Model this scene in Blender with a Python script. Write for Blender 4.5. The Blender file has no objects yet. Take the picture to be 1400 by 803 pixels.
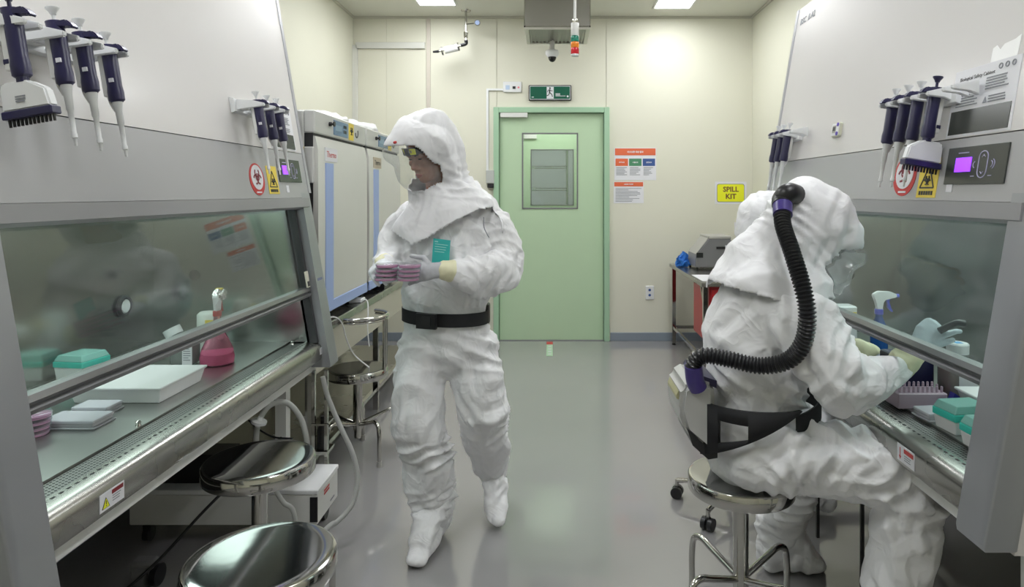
import bpy, bmesh, math, random
from mathutils import Vector, Matrix, noise
V = Vector
SC = bpy.context.scene
C = SC.collection
PI = math.pi
random.seed(7)

# ------------------------------------------------------------------ camera
cam_d = bpy.data.cameras.new('camera'); cam = bpy.data.objects.new('camera', cam_d); C.objects.link(cam)
cam.location = (0, 0, 1.5); cam.rotation_euler = (PI/2, 0, 0)
cam_d.sensor_width = 36; cam_d.lens = 900/1400*36
cam_d.shift_x = (700-755)/1400; cam_d.shift_y = (264-401.5)/1400
cam_d.clip_start = 0.02
SC.camera = cam
# ------------------------------------------------------------------ world, view
w = bpy.data.worlds.new('world'); SC.world = w; w.use_nodes = True
w.node_tree.nodes['Background'].inputs[0].default_value = (0.8, 0.85, 0.9, 1)
w.node_tree.nodes['Background'].inputs[1].default_value = 0.05
SC.view_settings.view_transform = 'Standard'; SC.view_settings.look = 'None'
SC.view_settings.gamma = 1; SC.view_settings.use_curve_mapping = False
SC.view_settings.exposure = 0.4
LAMP = 15.0            # ceiling panel radiance
HOODLAMP = 3.6

# ------------------------------------------------------------------ materials
MATS = {}
def mat(name, col, rough=0.5, metal=0.0, **k):
    if name in MATS: return MATS[name]
    m = bpy.data.materials.new(name); m.use_nodes = True
    nt = m.node_tree; b = nt.nodes['Principled BSDF']
    b.inputs['Base Color'].default_value = (*col, 1)
    b.inputs['Roughness'].default_value = rough
    b.inputs['Metallic'].default_value = metal
    if k.get('coat'): b.inputs['Coat Weight'].default_value = k['coat']; b.inputs['Coat Roughness'].default_value = k.get('coatr', .05)
    if k.get('trans'): b.inputs['Transmission Weight'].default_value = k['trans']; b.inputs['IOR'].default_value = k.get('ior', 1.3)
    if k.get('emit'): b.inputs['Emission Color'].default_value = (*k.get('ecol', col), 1); b.inputs['Emission Strength'].default_value = k['emit']
    if k.get('sss'): b.inputs['Subsurface Weight'].default_value = k['sss']; b.inputs['Subsurface Radius'].default_value = (.01, .004, .002)
    if k.get('spec') is not None: b.inputs['Specular IOR Level'].default_value = k['spec']
    tc = nt.nodes.new('ShaderNodeTexCoord')
    n = nt.nodes.new('ShaderNodeTexNoise'); n.inputs['Scale'].default_value = k.get('nscale', 6)
    n.inputs['Detail'].default_value = 4
    mp = nt.nodes.new('ShaderNodeMapping'); mp.inputs['Scale'].default_value = k.get('stretch', (1, 1, 1))
    nt.links.new(tc.outputs['Object'], mp.inputs[0]); nt.links.new(mp.outputs[0], n.inputs['Vector'])
    if k.get('var', 0.03):
        v = k.get('var', 0.03)
        mx = nt.nodes.new('ShaderNodeMix'); mx.data_type = 'RGBA'
        mx.inputs[6].default_value = (*[min(1, c*(1-v)) for c in col], 1); mx.inputs[7].default_value = (*[min(1, c*(1+v)) for c in col], 1)
        nt.links.new(n.outputs['Fac'], mx.inputs[0]); nt.links.new(mx.outputs[2], b.inputs['Base Color'])
    if k.get('rvar'):
        mr = nt.nodes.new('ShaderNodeMapRange'); mr.inputs[3].default_value = max(0.02, rough-k['rvar']); mr.inputs[4].default_value = rough+k['rvar']
        nt.links.new(n.outputs['Fac'], mr.inputs[0]); nt.links.new(mr.outputs[0], b.inputs['Roughness'])
    if k.get('bump'):
        n2 = nt.nodes.new('ShaderNodeTexNoise'); n2.inputs['Scale'].default_value = k.get('bscale', 40); n2.inputs['Detail'].default_value = 3
        nt.links.new(mp.outputs[0], n2.inputs['Vector'])
        bp = nt.nodes.new('ShaderNodeBump'); bp.inputs['Strength'].default_value = k['bump']; bp.inputs['Distance'].default_value = k.get('bdist', .002)
        hsrc = n2.outputs['Fac']
        if k.get('ridge'):
            sb = nt.nodes.new('ShaderNodeMath'); sb.operation = 'SUBTRACT'; sb.inputs[1].default_value = .5
            ab = nt.nodes.new('ShaderNodeMath'); ab.operation = 'ABSOLUTE'; mu = nt.nodes.new('ShaderNodeMath'); mu.operation = 'MULTIPLY'; mu.inputs[1].default_value = -3
            n2.inputs['Distortion'].default_value = .6; n2.inputs['Detail'].default_value = 2
            nt.links.new(hsrc, sb.inputs[0]); nt.links.new(sb.outputs[0], ab.inputs[0]); nt.links.new(ab.outputs[0], mu.inputs[0]); hsrc = mu.outputs[0]
        nt.links.new(hsrc, bp.inputs['Height']); nt.links.new(bp.outputs[0], b.inputs['Normal'])
    MATS[name] = m
    return m
def glass(name, tint=(1, 1, 1), refl=0.06, haze=0.0, rough=0.03):
    """thin clear sheet: straight-through light plus a fresnel mirror and a little haze"""
    if name in MATS: return MATS[name]
    m = bpy.data.materials.new(name); m.use_nodes = True; nt = m.node_tree; nt.nodes.clear()
    out = nt.nodes.new('ShaderNodeOutputMaterial')
    tr = nt.nodes.new('ShaderNodeBsdfTransparent'); tr.inputs[0].default_value = (*tint, 1)
    gl = nt.nodes.new('ShaderNodeBsdfGlossy'); gl.inputs['Roughness'].default_value = rough
    df = nt.nodes.new('ShaderNodeBsdfDiffuse'); df.inputs[0].default_value = (.85, .88, .9, 1)
    lw = nt.nodes.new('ShaderNodeLayerWeight'); lw.inputs[0].default_value = .5
    pw = nt.nodes.new('ShaderNodeMath'); pw.operation = 'POWER'; pw.inputs[1].default_value = 5.0
    fr = nt.nodes.new('ShaderNodeMath'); fr.operation = 'MULTIPLY_ADD'; fr.inputs[1].default_value = 1-refl; fr.inputs[2].default_value = refl
    nt.links.new(lw.outputs['Facing'], pw.inputs[0]); nt.links.new(pw.outputs[0], fr.inputs[0])
    m1 = nt.nodes.new('ShaderNodeMixShader'); m2 = nt.nodes.new('ShaderNodeMixShader'); m1.inputs[0].default_value = haze
    nt.links.new(tr.outputs[0], m1.inputs[1]); nt.links.new(df.outputs[0], m1.inputs[2])
    nt.links.new(fr.outputs[0], m2.inputs[0]); nt.links.new(m1.outputs[0], m2.inputs[1]); nt.links.new(gl.outputs[0], m2.inputs[2])
    nt.links.new(m2.outputs[0], out.inputs[0])
    MATS[name] = m
    return m
WALL = mat('cream wall paint', (.715, .705, .595), .6, nscale=2, var=.02)
CEIL = mat('ceiling paint', (.66, .66, .59), .5, nscale=2, var=.02)
FLOOR = mat('grey epoxy floor', (.295, .288, .292), .14, coat=.6, coatr=.035, nscale=1.3, var=.06, bump=.12, bscale=3, bdist=.004, rvar=.04)
BASE = mat('grey baseboard', (.24, .28, .33), .4)
GREEN = mat('green door paint', (.49, .65, .44), .4, var=.02)
GREENF = mat('green frame paint', (.36, .55, .38), .35)
GASKET = mat('dark gasket', (.02, .02, .022), .6)
STEEL = mat('brushed steel', (.40, .395, .37), .27, 1.0, nscale=3, rvar=.03, var=.03)
STEELL = mat('brushed steel worktop', (.46, .47, .455), .30, 1.0, nscale=2, rvar=.03, var=.03)
STEELI = mat('brushed interior steel', (.50, .52, .505), .20, 1.0, nscale=3, rvar=.04, var=.03, bump=.1, bscale=3, bdist=.004)
CHROME = mat('polished chrome', (.52, .51, .48), .09, 1.0, var=.03)
SEATM = mat('stool seat steel', (.33, .33, .33), .07, 1.0, nscale=5, var=.08, bump=.12, bscale=5, bdist=.004)
DSTEEL = mat('dull duct steel', (.36, .35, .32), .38, 1.0, nscale=5, rvar=.06)
OFFW = mat('cabinet off-white paint', (.67, .65, .64), .38, nscale=3, var=.02, coat=.25, coatr=.16)
GREYP = mat('cabinet grey paint', (.40, .40, .41), .36, nscale=4, var=.03, coat=.15, coatr=.15)
GREYD = mat('cabinet mid grey paint', (.30, .30, .31), .35, nscale=4, var=.03)
PILLAR = mat('satin pillar grey', (.34, .35, .37), .30, .35, nscale=4, var=.03)
TRACK = mat('dark sash track', (.07, .07, .075), .35, .4)
WHITEP = mat('white plastic', (.78, .79, .80), .32)
WHITEL = mat('white lab paint', (.72, .72, .70), .35)
INCB = mat('incubator body paint', (.58, .58, .56), .35)
INCD = mat('incubator door paint', (.64, .63, .60), .3)
BLUES = mat('light blue trim', (.34, .44, .76), .35)
BLUEP = mat('blue display panel', (.13, .22, .36), .3)
NAVY = mat('navy pipette plastic', (.022, .02, .07), .32)
BLACK = mat('black plastic', (.014, .014, .016), .35)
BLACKW = mat('black webbing', (.010, .010, .012), .75, bump=.4, bscale=300, bdist=.001)
RUB = mat('black hose rubber', (.016, .016, .018), .28)
PURPLE = mat('purple connector plastic', (.06, .04, .22), .3)
RED = mat('red plastic', (.40, .012, .02), .35)
REDP = mat('red print', (.55, .04, .04), .5)
ORNG = mat('orange print', (.72, .14, .055), .5)
GRNP = mat('green print', (.07, .25, .13), .5)
NVYP = mat('navy print', (.04, .09, .28), .5)
YEL = mat('yellow print', (.80, .62, .08), .5)
YELB = mat('bright yellow print', (.85, .86, .02), .45)
INK = mat('black print', (.03, .03, .035), .5)
INKG = mat('grey print', (.25, .26, .29), .5)
PAPER = mat('white paper', (.76, .76, .80), .55)
EXITG = mat('exit sign green', (.0, .10, .055), .3)
PANELK = mat('dark control panel', (.05, .055, .05), .22)
SCREEN = mat('lit violet screen', (.20, .03, .85), .3, emit=1.1, ecol=(.30, .06, 1.0))
TYVEK = mat('white coverall fabric', (.80, .80, .815), .58, nscale=5, var=.02, bump=.55, bscale=13, bdist=.008, spec=.35, ridge=1)
HOODM = mat('white hood fabric', (.80, .80, .82), .50, nscale=5, var=.02, bump=.4, bscale=11, bdist=.008, spec=.4, ridge=1)
GLOVEW = mat('white latex glove', (.68, .71, .74), .42, bump=.3, bscale=60, bdist=.002)
GLOVEG = mat('grey latex glove', (.46, .47, .50), .42, bump=.3, bscale=60, bdist=.002)
GLOVEB = mat('pale blue latex glove', (.52, .60, .66), .42, bump=.3, bscale=60, bdist=.002)
CUFF = mat('cream inner cuff', (.72, .70, .48), .6, bump=.4, bscale=60)
SKIN = mat('skin', (.40, .20, .13), .5, sss=.15, var=.08, nscale=12)
LIP = mat('lip skin', (.38, .10, .09), .45)
HAIR = mat('black hair', (.012, .010, .010), .5, bump=.7, bscale=90)
TEALC = mat('teal card', (.04, .46, .44), .45)
TEAL = mat('teal plastic', (.05, .60, .50), .3)
PINKL = mat('pink culture medium', (.70, .26, .46), .2, var=.05)
SPRAYP = mat('pink translucent bottle', (.82, .36, .48), .10, trans=.85, ior=1.2)
FROST = mat('frosted clear plastic', (.80, .80, .86), .22, trans=.35, ior=1.2)
BOTB = mat('blue translucent bottle', (.03, .13, .42), .15, trans=.4, ior=1.2)
HOSEW = mat('milky hose', (.55, .56, .54), .3, trans=.3, ior=1.2)
FOIL = mat('crumpled foil', (.75, .75, .74), .18, 1.0, bump=1, bscale=60, bdist=.01)
ORCAP = mat('orange cap', (.85, .18, .02), .4)
LENS = mat('smoked dome', (.01, .01, .012), .08)
SIGG = mat('signal green lens', (.01, .22, .15), .25)
SIGA = mat('signal amber lens', (.85, .26, .02), .25)
SIGR = mat('signal red lens', (.60, .01, .02), .25)
GREENB = mat('green plastic box', (.01, .22, .11), .35)
BLUEG = mat('blue nitrile', (.03, .20, .66), .45, bump=.6, bscale=40, bdist=.01)
INSTG = mat('instrument grey', (.20, .20, .21), .4)
INSTL = mat('instrument light grey', (.42, .41, .38), .4)
ROOMG = mat('store room grey wall', (.42, .43, .44), .6)
SASH = glass('sash glass', (.93, .955, .95), .045, .012)
VISOR = glass('clear visor', (.96, .97, .97), .06, .11, .08)
VISORH = glass('hazy visor', (.96, .97, .97), .08, .30, .08)
PANE = glass('door pane', (.93, .96, .94), .05, .02)
CLEAR = glass('clear thin plastic', (.93, .95, .97), .06, .10, .1)
LIGHTM = mat('ceiling light diffuser', (.95, .97, 1.0), .5, var=0, emit=LAMP, ecol=(.96, .98, 1.0))
LIGHTH = mat('hood lamp tube', (.9, 1, .97), .5, var=0, emit=.6, ecol=(.82, 1.0, .93))

# ------------------------------------------------------------------ builders
ORI = {}
def origin(o): return ORI.get(o.name, V((0, 0, 0)))
def tag(o, label=None, cat=None, group=None, kind=None):
    if label: o['label'] = label
    if cat: o['category'] = cat
    if group: o['group'] = group
    if kind: o['kind'] = kind
    return o
def thing(name, label, cat, loc=(0, 0, 0), group=None, rotz=0):
    o = bpy.data.objects.new(name, None); C.objects.link(o); o.empty_display_size = .05
    o.location = loc; o.rotation_euler = (0, 0, rotz); ORI[o.name] = V(loc)
    return tag(o, label, cat, group)
def obj(name, bm, m, parent=None, smooth=None, label=None, cat=None, group=None, kind=None, keep=False, recalc=True):
    """link a bmesh given in world coordinates as one object (child or top level)"""
    if recalc: bmesh.ops.recalc_face_normals(bm, faces=bm.faces)
    me = bpy.data.meshes.new(name)
    if parent: o0 = origin(parent)
    elif keep: o0 = V((0, 0, 0))
    else:
        xs = [v.co for v in bm.verts]
        o0 = V(((min(c.x for c in xs)+max(c.x for c in xs))/2, (min(c.y for c in xs)+max(c.y for c in xs))/2, min(c.z for c in xs)))
    bmesh.ops.translate(bm, verts=bm.verts, vec=-o0)
    bm.to_mesh(me); bm.free()
    for mm in (m if isinstance(m, (list, tuple)) else [m]): me.materials.append(mm)
    o = bpy.data.objects.new(name, me); C.objects.link(o)
    if parent: o.parent = parent; ORI[o.name] = o0
    else: o.location = o0; ORI[o.name] = o0
    if smooth is not None:
        for p in me.polygons: p.use_smooth = True
        if smooth < 180 and hasattr(me, 'set_sharp_from_angle'): me.set_sharp_from_angle(angle=math.radians(smooth))
    return tag(o, label, cat, group, kind)
def struct(name, bm, m, parent=None, label=None): return obj(name, bm, m, parent, label=label, kind='structure')
def dup(root, loc, rotz=None, label=None, group=None, rot=None):
    r = root.copy(); C.objects.link(r); r.location = loc; ORI[r.name] = V(loc)
    if rotz is not None: r.rotation_euler = (0, 0, rotz)
    if rot is not None: r.rotation_euler = rot
    if label: r['label'] = label
    if group: r['group'] = group
    for ch in list(root.children):
        c = ch.copy(); C.objects.link(c); c.parent = r
        for g in list(ch.children):
            d = g.copy(); C.objects.link(d); d.parent = c
    return r
def box(bm, x0, x1, y0, y1, z0, z1, bev=0, seg=1):
    r = bmesh.ops.create_cube(bm, size=1)
    vs = r['verts']
    for v in vs:
        v.co = V(((x0+x1)/2+v.co.x*abs(x1-x0), (y0+y1)/2+v.co.y*abs(y1-y0), (z0+z1)/2+v.co.z*abs(z1-z0)))
    if bev:
        es = list({e for v in vs for e in v.link_edges})
        bmesh.ops.bevel(bm, geom=es, offset=bev, segments=seg, affect='EDGES', profile=.5)
    return bm
def B(*a, **k): return box(bmesh.new(), *a, **k)
def frame_of(t, ref=None):
    t = t.normalized()
    r = ref if ref is not None else (V((0, 0, 1)) if abs(t.z) < .9 else V((1, 0, 0)))
    u = (r - t*r.dot(t))
    if u.length < 1e-5: u = V((1, 0, 0)) - t*t.x
    u.normalize(); return u, t.cross(u)
def rings(bm, secs, seg=16, cap=True, closed=False):
    """secs: list of (centre, u*ru, v*rv)"""
    R = []
    for c, u, v in secs:
        R.append([bm.verts.new(c+u*math.cos(2*PI*i/seg)+v*math.sin(2*PI*i/seg)) for i in range(seg)])
    n = len(R)
    for a in range(n if closed else n-1):
        A, D = R[a], R[(a+1) % n]
        for i in range(seg): bm.faces.new((A[i], A[(i+1) % seg], D[(i+1) % seg], D[i]))
    if cap and not closed:
        bm.faces.new(R[0][::-1]); bm.faces.new(R[-1])
    return R
def cyl(bm, p0, p1, r0, r1=None, seg=16):
    p0, p1 = V(p0), V(p1); r1 = r0 if r1 is None else r1
    u, v = frame_of(p1-p0)
    rings(bm, [(p0, u*r0, v*r0), (p1, u*r1, v*r1)], seg); return bm
def smooth_path(pts, n=8):
    pts = [V(p) for p in pts]; out = []
    P = [pts[0]*2-pts[1]]+pts+[pts[-1]*2-pts[-2]]
    for i in range(1, len(P)-2):
        for k in range(n):
            t = k/n; a, b, c, d = P[i-1], P[i], P[i+1], P[i+2]
            out.append(.5*((2*b)+(c-a)*t+(2*a-5*b+4*c-d)*t*t+(3*b-a-3*c+d)*t**3))
    out.append(pts[-1]); return out
def tube(bm, pts, r, seg=8, n=6, curve=True, rfun=None):
    P = smooth_path(pts, n) if curve else [V(p) for p in pts]
    secs = []; u = None
    for i, p in enumerate(P):
        t = (P[min(i+1, len(P)-1)]-P[max(i-1, 0)])
        u, v = frame_of(t, u)
        rr = rfun(i/(len(P)-1), i) if rfun else r
        secs.append((p, u*rr, v*rr))
    rings(bm, secs, seg); return bm
def lathe(bm, prof, c, seg=24, axis=(0, 0, 1)):
    c = V(c); t = V(axis).normalized(); u, v = frame_of(t)
    rings(bm, [(c+t*z, u*max(r, 1e-4), v*max(r, 1e-4)) for r, z in prof], seg); return bm
def ell(bm, c, r, rot=None, seg=24):
    m = Matrix.Translation(V(c)) @ (rot.to_4x4() if rot else Matrix.Identity(4)) @ Matrix.Diagonal((r[0], r[1], r[2], 1))
    bmesh.ops.create_uvsphere(bm, u_segments=seg, v_segments=seg//2, radius=1, matrix=m); return bm
def prism(bm, poly, vec):
    vec = V(vec); a = [bm.verts.new(V(p)) for p in poly]; b = [bm.verts.new(V(p)+vec) for p in poly]
    n = len(a); bm.faces.new(a); bm.faces.new(b[::-1])
    for i in range(n): bm.faces.new((a[i], b[i], b[(i+1) % n], a[(i+1) % n]))
    return bm
def profY(bm, poly, y0, y1):   # poly of (x,z) extruded along Y
    return prism(bm, [(x, y0, z) for x, z in poly], (0, y1-y0, 0))
class Face:
    """a flat reading surface: origin, right, up, normal"""
    def __init__(s, o, r, u): s.o, s.r, s.u = V(o), V(r).normalized(), V(u).normalized(); s.n = s.r.cross(s.u)
    def p(s, x, y, z=0): return s.o+s.r*x+s.u*y+s.n*z
    def rect(s, bm, x0, x1, y0, y1, z0=0, z1=.002):
        return prism(bm, [s.p(x0, y0, z0), s.p(x1, y0, z0), s.p(x1, y1, z0), s.p(x0, y1, z0)], s.n*(z1-z0))
    def R(s, *a, **k): return s.rect(bmesh.new(), *a, **k)
    def poly(s, bm, pts, z0=0, z1=.002): return prism(bm, [s.p(x, y, z0) for x, y in pts], s.n*(z1-z0))
    def disc(s, bm, x, y, r, z0=0, z1=.002, seg=28, sx=1): return s.poly(bm, [(x+sx*r*math.cos(2*PI*i/seg), y+r*math.sin(2*PI*i/seg)) for i in range(seg)], z0, z1)
    def ring(s, bm, x, y, r, w, z1=.002, a0=0, a1=360, seg=24):
        N = max(4, int(seg*(a1-a0)/360))
        for i in range(N):
            A, D = math.radians(a0+(a1-a0)*i/N), math.radians(a0+(a1-a0)*(i+1)/N)
            s.poly(bm, [(x+(r-w)*math.cos(A), y+(r-w)*math.sin(A)), (x+r*math.cos(A), y+r*math.sin(A)), (x+r*math.cos(D), y+r*math.sin(D)), (x+(r-w)*math.cos(D), y+(r-w)*math.sin(D))], 0, z1)
        return bm
try: CJK = bpy.data.fonts.load(bpy.utils.system_resource('DATAFILES', path='fonts')+'/Noto Sans CJK Regular.woff2')
except Exception: CJK = None
def text(s, size, F, x, y, m, parent, name='lettering', z=.0022, align='CENTER', cjk=False, bold=0):
    cu = bpy.data.curves.new('t', 'FONT'); cu.body = s; cu.size = size; cu.align_x = align; cu.align_y = 'CENTER'
    cu.extrude = .0003; cu.offset = bold; cu.resolution_u = 2
    if cjk and CJK: cu.font = CJK
    t = bpy.data.objects.new('t', cu); C.objects.link(t); bpy.context.view_layer.update()
    me = bpy.data.meshes.new_from_object(t.evaluated_get(bpy.context.evaluated_depsgraph_get()))
    bpy.data.objects.remove(t); bpy.data.curves.remove(cu)
    M = Matrix.Identity(4)
    for i in range(3): M[i][0], M[i][1], M[i][2], M[i][3] = F.r[i], F.u[i], F.n[i], F.p(x, y, z)[i]
    me.transform(M); bm = bmesh.new(); bm.from_mesh(me); bpy.data.meshes.remove(me)
    if not bm.verts: bm.free(); return None
    return obj(name, bm, m, parent, recalc=False)
def lines(F, bm, x0, x1, ytop, n, dy, h, z1=.0024, rag=.3):
    for i in range(n):
        xe = x1-(x1-x0)*random.random()*rag
        F.rect(bm, x0, xe, ytop-i*dy-h, ytop-i*dy, .0015, z1)
    return bm
def biohazard(F, x, y, r, m, parent):
    bm = bmesh.new()
    for a in (90, 210, 330):
        cx, cy = x+.42*r*math.cos(math.radians(a)), y+.42*r*math.sin(math.radians(a))
        F.ring(bm, cx, cy, .5*r, .15*r, z1=.0045, a0=a+48, a1=a+312)
    F.ring(bm, x, y, .38*r, .09*r, z1=.0045)
    return obj('hazard_symbol', bm, m, parent)

# ================================================================== ROOM
XL, XR, YB, ZC, YF = -2.02, 2.03, 6.68, 3.29, -1.6
struct('floor', B(XL-.3, XR+.3, YF-.1, YB+3.4, -.1, 0), FLOOR)
struct('ceiling', B(XL-.2, XR+.2, YF-.1, YB+.1, ZC, ZC+.1), CEIL)
struct('wall_left', B(XL-.1, XL, YF, YB, 0, ZC), WALL)
struct('wall_right', B(XR, XR+.1, YF, YB, 0, ZC), WALL)
struct('wall_front', B(XL-.1, XR+.1, YF-.1, YF, 0, ZC), WALL)
DX0, DX1, DZ = -.594, .579, 2.368
wb = bmesh.new(); box(wb, XL, DX0+.03, YB+.012, YB+.1, 0, ZC); box(wb, DX1-.03, XR, YB+.012, YB+.1, 0, ZC); box(wb, DX0+.03, DX1-.03, YB+.012, YB+.1, DZ-.03, ZC)
WB = struct('wall_back', wb, WALL)
for x0, x1, z0 in ((XL, -1.6805, 0), (-1.6795, -1.28, 0), (-1.235, DX0+.03, 0), (DX0+.034, DX1-.034, DZ-.03), (DX1-.03, XR, 0)):
    obj('wall_panel', B(x0, x1, YB, YB+.014, z0, ZC, bev=.0008), WALL, WB)
obj('joint_strip', B(-1.277, -1.238, YB+.003, YB+.014, 0, ZC), mat('joint strip pinkish', (.62, .57, .50), .4), WB)
struct('baseboard_back', B(DX1+.01, XR, YB-.012, YB, 0, .085, bev=.003), BASE)
struct('baseboard_far', B(XL, DX0-.01, YB-.012, YB, 0, .085, bev=.003), BASE)
struct('baseboard_right', B(XR-.012, XR, YF, YB-.012, 0, .085), BASE)
struct('baseboard_left', B(XL, XL+.012, YF, YB-.012, 0, .085), BASE)
tr = bmesh.new(); box(tr, XL, XR, YB-.02, YB, ZC-.02, ZC); struct('trim_1', tr, mat('ceiling trim', (.55, .54, .47), .5))
struct('trim_2', B(XR-.02, XR, YF, YB-.02, ZC-.02, ZC), MATS['ceiling trim'])
struct('trim_3', B(XL, XL+.02, YF, YB-.02, ZC-.02, ZC), MATS['ceiling trim'])

# --- door with window
D1 = thing('door_1', 'pale green hinged door with a tall window in the back wall', None, (0, YB, 0)); D1['kind'] = 'structure'
fb = bmesh.new()
for x0, x1, z0, z1 in ((DX0, DX0+.055, 0, DZ), (DX1-.055, DX1, 0, DZ), (DX0+.055, DX1-.055, DZ-.055, DZ)): box(fb, x0, x1, YB-.035, YB+.12, z0, z1, bev=.004)
obj('door_frame', fb, GREENF, D1)
WX0, WX1, WZ0, WZ1 = -.30, .255, 1.345, 2.105
lb = bmesh.new(); y0, y1 = YB+.02, YB+.065
for a in ((DX0+.06, WX0, .006, DZ-.06), (WX1, DX1-.06, .006, DZ-.06), (WX0, WX1, .006, WZ0), (WX0, WX1, WZ1, DZ-.06)): box(lb, a[0], a[1], y0, y1, a[2], a[3])
obj('door_leaf', lb, GREEN, D1)
wf = bmesh.new()
for a in ((WX0-.008, WX0+.006, WZ0-.008, WZ1+.008), (WX1-.006, WX1+.008, WZ0-.008, WZ1+.008), (WX0, WX1, WZ0-.008, WZ0+.006), (WX0, WX1, WZ1-.006, WZ1+.008)): box(wf, a[0], a[1], y0-.006, y0+.02, a[2], a[3])
wfo = obj('window_frame', wf, INSTG, D1); obj('pane', B(WX0+.006, WX1-.006, y0+.004, y0+.008, WZ0+.006, WZ1-.006), PANE, wfo)
cl = B(-.525, -.25, YB-.03, YB+.02, 2.265, 2.325, bev=.004); obj('door_closer', cl, WHITEL, D1)
obj('threshold', B(DX0+.05, DX1-.05, YB-.01, YB+.08, 0, .006), INSTG, D1)
gl = bmesh.new(); box(gl, DX0+.056, DX0+.061, YB+.018, YB+.03, 0, DZ-.055); box(gl, DX1-.061, DX1-.056, YB+.018, YB+.03, 0, DZ-.055); box(gl, DX0+.056, DX1-.056, YB+.018, YB+.03, DZ-.06, DZ-.055)
obj('seal', gl, mat('dark green seal', (.06, .13, .07), .5), D1)
# --- anteroom and store room seen through the pane
YA = 8.0
ar = bmesh.new(); box(ar, -1.3, -1.2, YB+.1, YA, 0, 2.8); box(ar, 1.2, 1.3, YB+.1, YA, 0, 2.8)
struct('wall_anteroom', ar, WALL)
struct('ceiling_anteroom', B(-1.3, 1.3, YB+.1, 10.0, 2.8, 2.9), CEIL)
D2 = thing('door_2', 'second pale green door seen through the door window', None, (0, YA, 0)); D2['kind'] = 'structure'
lb = bmesh.new()
for a in ((-1.2, -.25, 0, 2.8), (.25, 1.2, 0, 2.8), (-.25, .25, 0, 1.36), (-.25, .25, 2.02, 2.8)): box(lb, a[0], a[1], YA, YA+.05, a[2], a[3])
obj('door_leaf', lb, GREEN, D2); obj('door_closer', B(-.34, -.19, YA-.03, YA, 2.16, 2.215), WHITEL, D2)
obj('pane', B(-.25, .25, YA+.02, YA+.025, 1.36, 2.02), PANE, D2)
wf = bmesh.new()
for a in ((-.262, -.25, 1.35, 2.03), (.25, .262, 1.35, 2.03), (-.262, .262, 1.348, 1.36), (-.262, .262, 2.02, 2.032)): box(wf, a[0], a[1], YA-.006, YA+.02, a[2], a[3])
obj('window_frame', wf, INSTG, D2)
sr = bmesh.new(); box(sr, -1.3, -1.2, YA+.05, 10.0, 0, 2.8); box(sr, 1.2, 1.3, YA+.05, 10, 0, 2.8); box(sr, -1.3, 1.3, 9.9, 10, 0, 2.8)
struct('wall_store_room', sr, ROOMG)
rk = thing('wire_rack', 'chrome wire shelf rack seen through the door windows', 'shelf', (0, 8.9, 0))
for x in (-.5, .2):
    for y in (8.75, 9.1): obj('post', cyl(bmesh.new(), (x, y, 0), (x, y, 2.2), .012, seg=8), CHROME, rk)
for z in (1.56, 1.85):
    s = bmesh.new(); box(s, -.5, .2, 8.74, 8.755, z-.03, z-.02); box(s, -.5, .2, 8.74, 8.755, z, z+.008); box(s, -.5, .2, 9.09, 9.105, z, z+.008)
    for i in range(28): x = -.49+i*.025; box(s, x, x+.004, 8.745, 9.1, z-.002, z+.003); box(s, x, x+.003, 8.745, 8.75, z-.025, z)
    obj('shelf', s, CHROME, rk)
# --- ceiling lights (real lamps)
def ceil_light(x, y, label, L=1.2, wd=.33):
    t = thing('ceiling_light', label, 'ceiling light', (x, y, ZC), 'ceiling light panels')
    f = bmesh.new()
    for a in ((x-wd/2-.02, x-wd/2, y-L/2-.02, y+L/2+.02), (x+wd/2, x+wd/2+.02, y-L/2-.02, y+L/2+.02), (x-wd/2, x+wd/2, y-L/2-.02, y-L/2), (x-wd/2, x+wd/2, y+L/2, y+L/2+.02)): box(f, a[0], a[1], a[2], a[3], ZC-.012, ZC+.001)
    obj('light_frame', f, WHITEL, t); obj('diffuser', B(x-wd/2, x+wd/2, y-L/2, y+L/2, ZC-.008, ZC-.001), LIGHTM, t)
ceil_light(-1.085, 5.64, 'recessed ceiling light panel left of the steel duct box, by the back wall')
ceil_light(1.15, 5.74, 'recessed ceiling light panel right of the steel duct box, by the back wall')
for i, y in enumerate((3.3, 0.9)):
    for x in (-1.1, 1.1):
        ceil_light(x, y, 'recessed ceiling light panel over the %s cabinet, %s row' % ('left' if x < 0 else 'right', ('middle', 'front')[i]))
for nm, y in (('anteroom', 7.35), ('store room', 8.6)):
    t = obj('ceiling_light', B(-.3, .3, y-.1, y+.1, 2.78, 2.80), mat('dim lamp panel '+nm, (1, 1, 1), .5, var=0, emit=(30 if nm == 'anteroom' else 45)), None, label='small ceiling lamp inside the %s beyond the green door' % nm, cat='ceiling light')

# ================================================================== BACK WALL FITTINGS
FB = Face((0, YB, 0), (1, 0, 0), (0, 0, 1))
def bw(px): return (px-755)*YB/900
def bz(py): return 1.5-(py-264)*YB/900
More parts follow.
